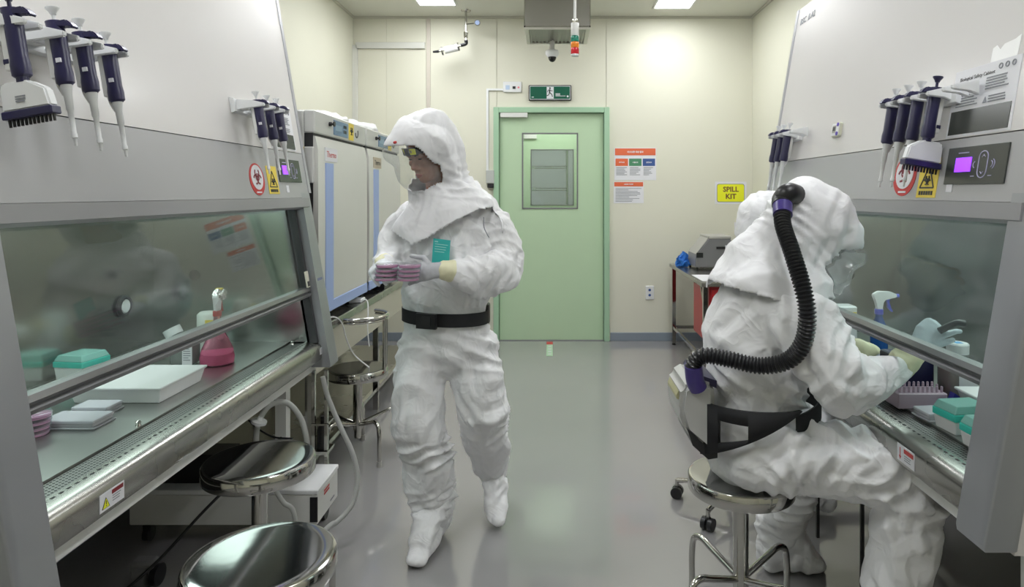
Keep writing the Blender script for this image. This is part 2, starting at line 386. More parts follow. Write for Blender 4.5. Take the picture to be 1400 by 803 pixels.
# exit sign
t = thing('exit_sign', 'dark green emergency exit sign with running figure above the door', 'sign', (-.022, YB, 2.435))
obj('sign_housing', B(bw(723), bw(781), YB-.03, YB, bz(138), bz(117), bev=.006), BLACK, t)
F = Face((0, YB-.03, 0), (1, 0, 0), (0, 0, 1))
obj('sign_border', F.R(bw(724.3), bw(779.7), bz(136.7), bz(118.3), 0, .002), PAPER, t)
obj('sign_face', F.R(bw(725), bw(779), bz(136), bz(119), 0, .003), EXITG, t)
obj('doorway_pictogram', F.R(bw(747.5), bw(757), bz(135.5), bz(119.6), 0, .004), PAPER, t)
m_ = bmesh.new(); cx, cz = bw(751.5), bz(127)
F.disc(m_, cx+.003, cz+.042, .009, .004, .005, 12)
for pts, wd in ((((0, .03), (0, -.005)), .014), (((0, -.005), (.022, -.02), (.028, -.045)), .008), (((0, -.005), (-.012, -.028), (-.03, -.035)), .008), (((0, .028), (.022, .012), (.03, .018)), .006), (((0, .028), (-.018, .018), (-.02, 0)), .006)):
    for (ax, az), (bx_, bz_) in zip(pts, pts[1:]):
        d = V((bx_-ax, bz_-az)).normalized(); n = V((-d.y, d.x))*wd/2
        F.poly(m_, [(cx+ax+n.x, cz+az+n.y), (cx+bx_+n.x, cz+bz_+n.y), (cx+bx_-n.x, cz+bz_-n.y), (cx+ax-n.x, cz+az-n.y)], .004, .0052)
obj('running_figure', m_, INK, t)
m_ = bmesh.new(); lines(F, m_, bw(759.5), bw(766), bz(128.5), 2, .012, .007, .0045, .1); lines(F, m_, bw(759.5), bw(774), bz(131.6), 1, .02, .005, .0045, .1); F.disc(m_, bw(776), bz(132.5), .010, .003, .0045, 12); F.rect(m_, bw(727), bw(730), bz(134), bz(133), .003, .0045)
obj('small_print', m_, PAPER, t)
# switch plate with conduit
t = thing('alarm_plate', 'small white alarm plate left of the exit sign', 'switch plate', (bw(700), YB, bz(127)))
F = Face((0, YB-.02, 0), (1, 0, 0), (0, 0, 1))
obj('plate', B(bw(688), bw(713), YB-.02, YB, bz(126.5), bz(112), bev=.004), WHITEP, t)
m_ = F.R(bw(701), bw(705), bz(122), bz(118.5), 0, .003); obj('button', m_, BLACK, t)
m_ = bmesh.new(); F.disc(m_, bw(709), bz(120), .010, 0, .003, 14); obj('indicator', m_, mat('pink print', (.8, .2, .25), .5), t)
obj('label', F.R(bw(691.5), bw(697), bz(123), bz(117), 0, .002), mat('pale blue print', (.5, .62, .8), .5), t)
m_ = bmesh.new(); box(m_, bw(665), bw(688), YB-.016, YB, bz(124), bz(121.5)); box(m_, bw(665), bw(668), YB-.016, YB, bz(235), bz(124))
obj('wall_conduit', m_, WHITEP, None, label='thin white conduit running down the left side of the door frame', cat='conduit')
t = thing('door_reader', 'white access reader box at the left edge of the green door', 'box', (bw(670.5), YB, bz(254)))
obj('reader_body', B(bw(665), bw(676), YB-.045, YB, bz(251), bz(233), bev=.005), mat('reader grey', (.5, .52, .5), .4), t)
obj('reader_base', B(bw(667), bw(675.5), YB-.05, YB, bz(257), bz(251.5), bev=.004), BLACK, t)
# raceway
m_ = bmesh.new(); box(m_, bw(487), bw(581.5), YB-.03, YB, bz(67), bz(58.5), bev=.003); box(m_, bw(481.5), bw(489.5), YB-.03, YB, .9, bz(62), bev=.003)
obj('cable_raceway', m_, mat('raceway off-white', (.66, .66, .62), .4), None, label='off-white cable raceway turning down the left corner of the back wall', cat='cable duct')
# posters
def poster(name, px0, px1, py0, py1, label, head, hh, cols):
    t = thing(name, label, 'poster', (bw((px0+px1)/2), YB, bz(py1)))
    obj('sheet', FB.R(bw(px0), bw(px1), bz(py1), bz(py0), 0, .003), PAPER, t)
    F = Face((0, YB-.003, 0), (1, 0, 0), (0, 0, 1))
    hb = obj('header_band', F.R(bw(px0+.8), bw(px1-.8), bz(py0+hh), bz(py0+.6), 0, .0015), ORNG, t)
    text(head, (hh-1.5)*YB/900*.95, F, bw((px0+px1)/2), bz(py0+hh/2+.2), PAPER, t, z=.0018, cjk=True, bold=.0008)
    return t, F
t, F = poster('safety_poster', 840, 897, 202.5, 246.5, 'white safety poster with orange, green and blue headings right of the door', '비상상황 대응 절차', 10, 3)
for (a, b), mm, s in zip(((841.5, 858.5), (860, 877), (878.7, 895.5)), (ORNG, GRNP, NVYP), ('화재사고', '스필사고', '안전사고')):
    obj('heading_block', F.R(bw(a), bw(b), bz(227), bz(217), 0, .0015), mm, t)
    text(s, .044, F, bw((a+b)/2), bz(222), PAPER, t, z=.0018, cjk=True, bold=.0006)
    m_ = bmesh.new(); lines(F, m_, bw(a+1), bw(b-1), bz(229), 6, .0145, .0055, .0018, .5); obj('body_text', m_, INKG, t)
t, F = poster('instruction_poster', 839, 880, 248.5, 278, 'smaller white instruction sheet with an orange heading below the safety poster', '스필상황 대응 절차', 6.5, 1)
m_ = bmesh.new(); lines(F, m_, bw(841.5), bw(878), bz(257.5), 10, .0145, .005, .0018, .6); obj('body_text', m_, INKG, t)
# spill kit
t = thing('spill_kit_sign', 'yellow spill kit sign on the back wall above the steel table', 'sign', (bw(998), YB, bz(279)))
obj('backing', FB.R(bw(977.5), bw(1020.5), bz(279), bz(248.5), 0, .002), PAPER, t)
F = Face((0, YB-.002, 0), (1, 0, 0), (0, 0, 1))
def rrect(F, bm, x0, x1, y0, y1, r, z0, z1):
    pts = []
    for cx, cy, a in ((x1-r, y1-r, 0), (x0+r, y1-r, 90), (x0+r, y0+r, 180), (x1-r, y0+r, 270)):
        for k in range(5): A = math.radians(a+k*22.5); pts.append((cx+r*math.cos(A), cy+r*math.sin(A)))
    F.poly(bm, pts, z0, z1); return bm
obj('sign_border', rrect(F, bmesh.new(), bw(980), bw(1017.7), bz(276.5), bz(251.5), .02, 0, .0015), INSTG, t)
obj('sign_face', rrect(F, bmesh.new(), bw(980.7), bw(1017), bz(275.8), bz(252.2), .018, 0, .0025), YELB, t)
text('SPILL', .072, F, bw(999), bz(259.3), mat('brown lettering', (.16, .07, .03), .5), t, z=.003, bold=.002)
text('KIT', .072, F, bw(999), bz(269), MATS['brown lettering'], t, z=.003, bold=.002)
# outlet
t = thing('wall_outlet', 'white twin wall outlet right of the green door', 'outlet', (bw(888), YB, bz(409)))
obj('plate', B(bw(882.5), bw(894), YB-.012, YB, bz(409.5), bz(391), bev=.003), WHITEP, t)
F = Face((0, YB-.012, 0), (1, 0, 0), (0, 0, 1))
for z in (396.5, 403.5): m_ = bmesh.new(); F.disc(m_, bw(888), bz(z), .013, 0, .002, 16); obj('socket', m_, NVYP, t)
# small card near the far table
obj('wall_card', FB.R(bw(1004), bw(1019), bz(321), bz(304), 0, .003), PAPER, None, label='small white card taped to the wall above the grey instrument', cat='card')
# corner pipe
t = thing('gas_pipe', 'chrome gas drop pipe with valve hanging from the ceiling left of the door', 'pipe', (bw(637), 6.45, ZC))
def q(px, py, Y=6.45): return V(((px-755)*Y/900, Y, 1.5-(py-264)*Y/900))
p0 = q(637, 0); top = V((p0.x, 6.45, ZC)); zt = ZC
obj('ceiling_flange', lathe(bmesh.new(), [(.05, 0), (.045, -.012)], top, 20), CHROME, t)
obj('drop_pipe', tube(bmesh.new(), [top, q(637, 57), ], .011, 10, curve=False), CHROME, t)
obj('valve', cyl(bmesh.new(), q(637, 44), q(637, 52), .024, .018, 12), CHROME, t)
obj('elbow', tube(bmesh.new(), [q(637, 55), q(637, 60), q(630, 62)], .017, 8, 4), BLACK, t)
obj('side_pipe', tube(bmesh.new(), [q(632, 62), q(598, 71)], .010, 8, curve=False), CHROME, t)
obj('filter_body', cyl(bmesh.new(), q(626, 65), q(608, 69), .036, .036, 16), WHITEP, t)
for a, b in ((628, 64), (606, 70)): obj('clamp', cyl(bmesh.new(), q(a, b), q(a-2.2, b+.5), .042, .042, 14), CHROME, t)
obj('end_nozzle', cyl(bmesh.new(), q(600, 70.3), q(592, 71), .014, .010, 10), BLACK, t)
obj('gauge_arm', tube(bmesh.new(), [q(637, 33), q(648, 32)], .007, 8, curve=False), CHROME, t)
m_ = cyl(bmesh.new(), q(653, 32), q(653, 32)+V((0, -.03, 0)), .028, .028, 20); g_ = obj('gauge', m_, CHROME, t)
obj('gauge_dial', cyl(bmesh.new(), q(653, 32)+V((0, -.03, 0)), q(653, 32)+V((0, -.033, 0)), .023, .023, 20), mat('dial blue', (.35, .45, .7), .3), g_)
# duct box
t = thing('duct_box', 'stainless steel exhaust duct box hanging from the ceiling', 'duct', (.04, 5.67, 2.86))
obj('box_body', B(-.228, .312, 5.4, 5.95, 2.862, ZC-.001, bev=.006), DSTEEL, t)
m_ = bmesh.new()
for a in ((-.228, -.195, 5.4, 5.95), (.279, .312, 5.4, 5.95), (-.195, .279, 5.4, 5.42), (-.195, .279, 5.92, 5.95)): box(m_, a[0], a[1], a[2], a[3], 2.845, 2.863)
obj('outlet_frame', m_, mat('frame alu', (.62, .6, .55), .4, .6), t)
m_ = bmesh.new()
for i in range(14): x = -.19+i*.034; box(m_, x, x+.012, 5.42, 5.92, 2.85, 2.862)
obj('grille', m_, DSTEEL, t, kind='stuff')
m_ = bmesh.new(); box(m_, -.231, -.222, 5.396, 5.404, 2.86, ZC); box(m_, .306, .315, 5.396, 5.404, 2.86, ZC); box(m_, -.231, .315, 5.396, 5.404, 2.86, 2.872); obj('corner_trim', m_, CHROME, t)
# dome camera
c = V((0, 5.86, 2.77))
t = thing('dome_camera', 'small white dome camera under the steel duct box', 'camera', c)
obj('bracket', cyl(bmesh.new(), c, c+V((0, 0, .09)), .022, .022, 14), WHITEL, t)
obj('housing', lathe(bmesh.new(), [(.052, 0), (.060, -.01), (.060, -.035), (.045, -.055), (.042, -.06)], c, 24), WHITEP, t, 40)
m_ = bmesh.new(); ell(m_, c+V((0, 0, -.062)), (.036, .036, .042)); obj('lens_dome', m_, LENS, t, 180)
# signal tower
c = V((.155, 4.5, 0)); t = thing('signal_tower', 'signal light tower with green, amber and red lamps on a ceiling pole', 'signal light', (.155, 4.5, 2.44))
obj('pole', cyl(bmesh.new(), (c.x, c.y, 2.68), (c.x, c.y, ZC), .009, seg=12), mat('pale pole', (.68, .68, .66), .3), t)
obj('ceiling_mount', lathe(bmesh.new(), [(.035, ZC-.015), (.035, ZC-.001)], c, 18), WHITEP, t)
for nm, z0, z1, mm, r in (('collar', 2.66, 2.69, CHROME, .017), ('neck', 2.575, 2.662, WHITEL, .027), ('green_lamp', 2.533, 2.573, SIGG, .028), ('amber_lamp', 2.493, 2.531, SIGA, .028), ('red_lamp', 2.45, 2.491, SIGR, .028), ('end_cap', 2.436, 2.449, WHITEP, .027)):
    m_ = bmesh.new(); lathe(m_, [(r*.95, z0), (r, z0+.003), (r, (z0+z1)/2-.001), (r*.93, (z0+z1)/2), (r, (z0+z1)/2+.001), (r, z1-.003), (r*.95, z1)], c, 20); obj(nm, m_, mm, t, 30)
# floor marker
t = thing('floor_marker', 'narrow pale green floor marker strip with a red end below the door', 'floor marker', (-.025, 6.3, 0))
obj('strip', B(-.055, .005, 6.05, 6.5, 0, .003), mat('pale green tape', (.42, .62, .42), .3), t)
obj('red_end', B(-.055, .005, 6.5, 6.62, 0, .003), REDP, t)
m_ = bmesh.new()
for i in range(4): box(m_, -.04, -.01, 6.1+i*.1, 6.13+i*.1, .003, .0035)
obj('chevrons', m_, PAPER, t)

# ================================================================== BIOSAFETY CABINETS
SL = .17
def cabinet(s, x0, sillx, ya, yb, split, label, back):
    """s=-1 left of the aisle, +1 right. x0: front distance at z=.695, ya/yb near/far ends"""
    def xf(z, off=0): return s*(x0+(z-.695)*SL+off)
    t = thing('biosafety_cabinet', label, 'cabinet', (s*1.45, (ya+yb)/2, 0))
    TOP = 2.45; HB = 1.424; XB = XR-.06 if s > 0 else -XL-.06
    xb = s*XB
    yi0, yi1 = ya+.105, yb-.12
    for y0, y1 in ((ya, ya+.03), (yb-.03, yb)):      # outer side shells
        m_ = profY(bmesh.new(), [(xf(.67, .075), .67), (xb, .67), (xb, TOP), (xf(TOP, .075), TOP)], y0+.004, y1-.004)
        obj('side_panel', m_, OFFW if s > 0 else GREYP, t)
    for y0, y1, yo in ((ya, yi0, ya), (yi1, yb, yb)):   # pillars beside the sash, rounded front
        m_ = bmesh.new()
        zb = .62 if (s < 0 and yo == ya) else .68
        poly = [(xf(zb, .004), zb), (xf(zb+.01), zb+.015), (xf(1.5), 1.5), (xf(1.5, .09), 1.5), (xf(zb, .09), zb)]
        profY(m_, poly, y0, y1)
        es = [e for e in m_.edges if abs((e.verts[0].co-e.verts[1].co).y) < 1e-4 and abs(e.verts[0].co.z-e.verts[1].co.z) > .3 and min(abs(e.verts[0].co.x), abs(e.verts[1].co.x)) < abs(xf(1.5))+.001 and abs(e.verts[0].co.y-yo) < .01]
        bmesh.ops.bevel(m_, geom=es, offset=.022, segments=4, affect='EDGES', profile=.5)
        obj('pillar', m_, PILLAR, t, 30)
        y2, y3 = (y0, y0+.028) if yo == ya else (y1-.028, y1)
        m_ = profY(bmesh.new(), [(xf(1.5, -.004), 1.5), (xf(TOP, -.004), TOP), (xf(TOP, .08), TOP), (xf(1.5, .08), 1.5)], y2, y3)
        obj('side_trim', m_, mat('trim lilac grey', (.44, .44, .47), .3, .2), t)
    # inner side walls of the work chamber
    for y0, y1 in ((yi0-.012, yi0), (yi1, yi1+.012)):
        m_ = profY(bmesh.new(), [(xf(.80, .05), .80), (xf(1.5, .05), 1.5), (s*back, 1.5), (s*back, .80)], y0, y1)
        obj('chamber_side', m_, STEELI, t)
    obj('chamber_back', B(min(s*back, s*(back+.012)), max(s*back, s*(back+.012)), yi0-.01, yi1+.01, .79, 1.5), STEELI, t)
    obj('chamber_ceiling', B(min(xf(1.5, .05), s*back), max(xf(1.5, .05), s*back), yi0, yi1, 1.5, 1.515), STEELI, t)
    obj('lamp_diffuser', B(min(s*(back-.36), s*(back-.16)), max(s*(back-.36), s*(back-.16)), yi0+.15, yi1-.15, 1.478, 1.494), LIGHTH, t)
    ld = bpy.data.lights.new('chamber_lamp', 'AREA'); ld.shape = 'RECTANGLE'; ld.size = .20; ld.size_y = yi1-yi0-.3; ld.energy = HOODLAMP; ld.color = (.82, 1.0, .93)
    lo_ = bpy.data.objects.new('chamber_lamp', ld); C.objects.link(lo_); lo_.location = (s*(back-.26), (yi0+yi1)/2, 1.474)
    obj('lamp_shade', B(min(s*(back-.33), s*(back-.27)), max(s*(back-.33), s*(back-.27)), yi0+.12, yi1-.12, 1.495, 1.502), WHITEL, t)
    # hood fronts
    g = .0015
    ylo, yhi = ya+.028, yb-.028
    m_ = profY(bmesh.new(), [(xf(split+g), split+g), (xf(TOP), TOP), (xf(TOP, .07), TOP), (xf(split+g, .07), split+g)], ylo, yhi); obj('upper_panel', m_, OFFW, t)
    m_ = profY(bmesh.new(), [(xf(1.478), 1.478), (xf(split-g), split-g), (xf(split-g, .07), split-g), (xf(1.478, .07), 1.478)], ylo, yhi); obj('control_fascia', m_, GREYP, t)
    m_ = profY(bmesh.new(), [(xf(1.43, .012), 1.424), (xf(1.43, -.004), 1.435), (xf(1.475, -.006), 1.477), (xf(1.478, .07), 1.477), (xf(1.43, .05), 1.424)], ylo+.03, yhi-.02); obj('fascia_lip', m_, GREYD, t)
    m_ = B(min(xf(split, .06), xf(split, .068)), max(xf(split, .06), xf(split, .068)), ylo, yhi, split-.01, split+.01); obj('joint_gasket', m_, GASKET, t)
    obj('cabinet_top', B(min(xb, xf(TOP, .07)), max(xb, xf(TOP, .07)), ya, yb, TOP-.02, TOP), OFFW, t)
    obj('cabinet_back', B(min(xb, xb-s*.012), max(xb, xb-s*.012), ya+.03, yb-.03, .67, TOP-.02), GREYP, t)
    # sash tracks, glass and bottom bar
    for y0, y1 in ((yi0, yi0+.022), (yi1-.022, yi1)):
        m_ = profY(bmesh.new(), [(xf(.80, .035), .80), (xf(1.48, .035), 1.48), (xf(1.48, .07), 1.48), (xf(.80, .07), .80)], y0, y1); obj('sash_track', m_, TRACK, t)
    m_ = profY(bmesh.new(), [(xf(1.03, .05), 1.03), (xf(1.49, .05), 1.49), (xf(1.49, .055), 1.49), (xf(1.03, .055), 1.03)], yi0+.02, yi1-.02); so = obj('sash_glass', m_, SASH, t)
    m_ = profY(bmesh.new(), [(xf(1.015, .03), 1.018), (xf(1.03, .025), 1.028), (xf(1.03, .04), 1.034), (xf(1.04, .03), 1.044), (xf(1.055, .035), 1.058), (xf(1.06, .066), 1.058), (xf(1.015, .066), 1.018)], yi0+.01, yi1-.01)
    obj('sash_handle', m_, mat('sash bar grey', (.22, .22, .225), .3, .7), t)
    # work surface, grille, sill
    obj('work_surface', B(min(s*(sillx+.15), s*back), max(s*(sillx+.15), s*back), yi0, yi1, .785, .80), STEELL, t)
    obj('grille_bed', B(min(s*(sillx+.075), s*(sillx+.147)), max(s*(sillx+.075), s*(sillx+.147)), yi0, yi1, .78, .793), mat('grille steel', (.36, .36, .35), .35, 1.0), t)
    m_ = bmesh.new(); n = int((yi1-yi0-.02)/.011)
    for i in range(n):
        for k in range(6):
            y = yi0+.012+i*.011+(k % 2)*.0055; x = s*(sillx+.083+k*.0112)
            m_.faces.new([m_.verts.new((x-.0036, y, .7936)), m_.verts.new((x, y-.0042, .7936)), m_.verts.new((x+.0036, y, .7936)), m_.verts.new((x, y+.0042, .7936))])
    obj('grille_hole', m_, GASKET, t, kind='stuff')
    prof = [(sillx+.075, .80), (sillx+.035, .80), (sillx+.015, .795), (sillx+.004, .785), (sillx, .77), (sillx, .725), (sillx+.006, .716), (sillx+.02, .712), (sillx+.12, .712), (sillx+.12, .78), (sillx+.075, .78)]
    m_ = profY(bmesh.new(), [(s*x, z) for x, z in prof], ya+.03, yb-.03); obj('sill', m_, STEEL, t, 40)
    m_ = bmesh.new()
    for i in range(int((yi1-yi0)/.026)):
        y = yi0+.01+i*.026; x = s*(sillx+.062)
        m_.faces.new([m_.verts.new((x-.0035, y, .8006)), m_.verts.new((x+.0035, y, .8006)), m_.verts.new((x+.0035, y+.012, .8006)), m_.verts.new((x-.0035, y+.012, .8006))])
    obj('slot_row', m_, GASKET, t, kind='stuff')
    m_ = bmesh.new()
    for i in range(int((yi1-yi0)/.05)):
        for k in range(2):
            y = yi0+.01+i*.05+k*.02; x = s*(back-.012-k*.014)
            m_.faces.new([m_.verts.new((x-.002, y, .8006)), m_.verts.new((x+.002, y, .8006)), m_.verts.new((x+.002, y+.036, .8006)), m_.verts.new((x-.002, y+.036, .8006))])
    obj('rear_slot', m_, GASKET, t, kind='stuff')
    obj('base_pan', B(min(s*(sillx+.12), xb), max(s*(sillx+.12), xb), ya+.03, yb-.03, .68, .76), mat('shade-dark underside', (.06, .06, .062), .5), t)  # pan colour darkened to paint in the shade under the cabinet
    obj('shade_sheet', B(min(s*(XB-.012), s*XB), max(s*(XB-.012), s*XB), ya+.05, yb-.05, .05, .68), mat('painted shade panel', (.03, .03, .032), .45), t)  # added near-black sheet standing in for the shade behind the stand
    obj('apron', B(min(s*(sillx+.05), s*(sillx+.07)), max(s*(sillx+.05), s*(sillx+.07)), ya+.06, yb-.06, .655, .712), WHITEL, t)
    # stand
    for y in (ya+.08, yb-.14):
        for d in (sillx+.16, XB-.06):
            l = obj('leg', B(min(s*d, s*(d+.05)), max(s*d, s*(d+.05)), y, y+.05, .03, .68), WHITEL, t)
            obj('foot', lathe(bmesh.new(), [(.03, 0), (.03, .012), (.012, .014), (.012, .035)], (s*(d+.025), y+.025, 0), 14), BLACK, l)
        obj('stand_rail', B(min(s*(sillx+.21), s*(XB-.06)), max(s*(sillx+.21), s*(XB-.06)), y+.005, y+.045, .12, .17), WHITEL, t)
    obj('stand_rail', B(min(s*(XB-.05), s*(XB-.02)), max(s*(XB-.05), s*(XB-.02)), ya+.13, yb-.14, .35, .40), WHITEL, t)
    def face(y, z): # reading surface on the sloped front, origin at (y,z)
        return Face((xf(z, -.0002), y, z), (0, 1, 0) if s < 0 else (0, -1, 0), (s*SL, 0, 1))
    def face_sill(y, z): return Face((s*(sillx-.0005), y, z), (0, 1, 0) if s < 0 else (0, -1, 0), (0, 0, 1))
    return t, face, face_sill, xf, (yi0, yi1)
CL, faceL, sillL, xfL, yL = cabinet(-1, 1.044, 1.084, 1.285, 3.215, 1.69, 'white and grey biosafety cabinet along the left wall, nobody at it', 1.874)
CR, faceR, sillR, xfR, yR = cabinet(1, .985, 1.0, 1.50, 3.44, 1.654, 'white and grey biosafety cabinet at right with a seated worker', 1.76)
def decals(t, face, yr, y_panel, y_label, y_round, y_yel, sgn):
    # control panel
    F = face(y_panel, 1.60 if sgn < 0 else 1.575); p = obj('control_panel', F.R(-.125, .125, -.052, .052, 0, .004), PANELK, t)
    obj('screen', F.R(-.082, -.014, -.018, .022, .004, .006), SCREEN, p)
    m_ = bmesh.new()
    for a0, a1, cy in ((0, 180, .018), (180, 360, -.018)): F.ring(m_, .035, cy, .019, .0022, .0055, a0, a1)
    F.rect(m_, .016, .0182, -.018, .018, .004, .0055); F.rect(m_, .0518, .054, -.018, .018, .004, .0055)
    for cy, d in ((.022, 1), (-.022, -1)):
        F.poly(m_, [(.028, cy-d*.003), (.035, cy+d*.005), (.042, cy-d*.003), (.035, cy+d*.002)], .004, .0055)
    F.ring(m_, .005, 0, .010, .002, .0055, 110, 250); F.ring(m_, .065, 0, .010, .002, .0055, -70, 70); F.ring(m_, .068, 0, .015, .002, .0055, -60, 60)
    for x in (.0, .07): F.rect(m_, x-.008, x+.006, -.032, -.030, .004, .0055)
    F.rect(m_, -.075, -.03, .034, .037, .004, .0055)
    obj('key_outline', m_, mat('pale violet print', (.45, .42, .62), .4), p, kind='stuff')
    # notice label
    F = face(y_label, 1.79 if sgn < 0 else 1.752)
    p = obj('notice_label', F.R(-.135, .135, -.095, .10, 0, .0015), PAPER, t)
    obj('dark_block', F.R(-.125, .125, -.088, -.020, .0015, .003), PANELK, p)
    m_ = bmesh.new(); lines(F, m_, -.11, -.015, .055, 9, .0075, .003, .003, .3); lines(F, m_, .01, .11, .06, 5, .0075, .003, .003, .3); lines(F, m_, .03, .11, .008, 3, .0075, .003, .003, .3)
    F.poly(m_, [(.008, -.01), (.026, -.01), (.017, .007)], .0015, .003)
    for x in (.06, .085, .11): F.ring(m_, x, .083, .008, .003, .003)
    obj('small_print', m_, INKG, p)
    text('Biological Safety Cabinet', .015, F, -.11, .072, INK, p, z=.0018, align='LEFT')
    # round biohazard sticker
    F = face(y_round, 1.555)
    p = obj('biohazard_sticker', F.disc(bmesh.new(), 0, 0, .066, 0, .0015, 36), REDP, t)
    m_ = bmesh.new(); F.disc(m_, 0, .008, .051, .0015, .003, 32); obj('sticker_centre', m_, PAPER, p)
    biohazard(F, 0, .008, .042, mat('dark red symbol', (.25, .03, .05), .5), p)
    m_ = bmesh.new(); F.rect(m_, -.022, .022, -.056, -.050, .0015, .0028); obj('caption', m_, PAPER, p)
    # yellow sign
    F = face(y_yel, 1.555 if sgn < 0 else 1.545)
    p = obj('warning_sticker', F.R(-.05, .05, -.06, .06, 0, .0015), YEL, t)
    m_ = bmesh.new()
    for a, b in (((-.036, -.03), (0, .038)), ((0, .038), (.036, -.03)), ((.036, -.03), (-.036, -.03))):
        d = V((b[0]-a[0], b[1]-a[1])).normalized(); n = V((-d.y, d.x))*.0022
        F.poly(m_, [(a[0]+n.x, a[1]+n.y), (b[0]+n.x, b[1]+n.y), (b[0]-n.x, b[1]-n.y), (a[0]-n.x, a[1]-n.y)], .0015, .003)
    for i in range(6): F.rect(m_, -.036+i*.0125, -.028+i*.0125, -.052, -.040, .0015, .003)
    obj('triangle_outline', m_, INK, p); biohazard(F, 0, -.008, .019, INK, p)
    # small white sticker under the panel
    F = face(y_panel-(.05 if sgn < 0 else -.10), 1.52); obj('small_sticker', F.R(-.014, .014, -.018, .014, 0, .0015), PAPER, t)
decals(CL, faceL, yL, 2.995, 2.985, 2.653, 2.80, -1)
decals(CR, faceR, yR, 1.763, 1.785, 2.11, 1.975, 1)
F = faceR(3.30, 2.37); text('BSC  II A2', .045, F, .03, .0, INKG, CR, align='CENTER', bold=.001, z=.001)
F = faceR(1.727, 1.835)   # torn white sheet
m_ = bmesh.new(); F.poly(m_, [(-.05, -.075), (-.045, .055), (-.03, .06), (-.015, .045), (.0, .058), (.04, .062), (.06, .07), (.055, -.03), (.04, -.05), (-.02, -.065)], 0, .001)
obj('torn_paper', m_, mat('bright white paper', (.95, .95, .95), .3), None, label='torn bright white sheet stuck high on the right cabinet front', cat='paper')
# sill stickers
F = sillL(1.62, .752); p = obj('caution_label', F.R(-.045, .045, -.022, .022, 0, .0012), PAPER, CL)
m_ = bmesh.new(); F.poly(m_, [(-.038, -.016), (-.010, -.016), (-.024, .010)], .0012, .002); obj('triangle', m_, INK, p)
m_ = bmesh.new(); F.poly(m_, [(-.035, -.0145), (-.013, -.0145), (-.024, .0065)], .002, .0026); tt = obj('triangle_fill', m_, YELB, p)
m_ = bmesh.new(); F.rect(m_, -.0252, -.0228, -.007, .002, .0026, .003); F.rect(m_, -.0252, -.0228, -.0115, -.009, .0026, .003); obj('exclamation_mark', m_, INK, p)
obj('red_band', F.R(-.002, .040, .008, .018, .0012, .002), mat('dark red print', (.22, .01, .02), .5), p)
m_ = bmesh.new(); lines(F, m_, .0, .036, .004, 3, .006, .002, .002, .3); obj('small_print', m_, INKG, p)
F = sillL(3.10, .76); obj('small_sticker', F.R(-.03, .03, -.016, .016, 0, .0012), PAPER, CL); m_ = bmesh.new(); F.rect(m_, -.018, -.014, -.012, .012, .0012, .002); lines(F, m_, 0, .025, .01, 4, .006, .002, .002); obj('small_print', m_, INKG, CL)
F = sillR(1.86, .755); p = obj('caution_label', F.R(-.045, .045, -.024, .024, 0, .0012), PAPER, CR)
obj('red_band', F.R(-.008, .040, .006, .018, .0012, .002), REDP, p)
m_ = bmesh.new(); F.rect(m_, -.030, -.027, -.010, .016, .0012, .002); F.poly(m_, [(-.034, -.008), (-.023, -.008), (-.0285, -.018)], .0012, .002); obj('arrow', m_, REDP, p)
m_ = bmesh.new(); lines(F, m_, -.006, .036, .0, 3, .006, .002, .002, .3); obj('small_print', m_, INKG, p)
# chamber ports
m_ = bmesh.new(); lathe(m_, [(.045, 0), (.048, .01), (.040, .018), (.034, .018), (.034, .004)], (-1.873, 2.87, 1.006), 28, (1, 0, 0)); po = obj('port_ring', m_, BLACK, CL, 40)
obj('port_plug', lathe(bmesh.new(), [(.031, 0), (.031, .008), (.026, .012)], (-1.868, 2.87, 1.006), 24, (1, 0, 0)), WHITEP, po)
obj('port_hole', lathe(bmesh.new(), [(.024, 0), (.024, .004)], (-1.68, yL[1]-.001, 1.115), 20, (0, -1, 0)), GASKET, CL)
for x, z in ((1.50, 1.085), (1.36, 1.02)): obj('port_hole', lathe(bmesh.new(), [(.022, 0), (.022, .004)], (x, yR[1]-.001, z), 20, (0, -1, 0)), GASKET, CR)
# sash latch tag and pillar label on the left
F = Face((xfL(1.09, .03), yL[1]-.03, 1.09), (0, 1, 0), (-SL, 0, 1)); p = obj('latch_tag', F.R(-.02, .012, -.03, .045, 0, .006), mat('latch cream', (.62, .6, .5), .5), CL); obj('latch_print', F.R(-.015, .008, -.025, -.002, .006, .007), INK, p)
F = Face((xfL(1.09, -.001), yL[1]+.05, 1.09), (0, 1, 0), (-SL, 0, 1)); obj('pillar_mark', F.R(-.03, .03, -.006, .006, 0, .0012), mat('blue grey print', (.2, .22, .38), .5), CL)

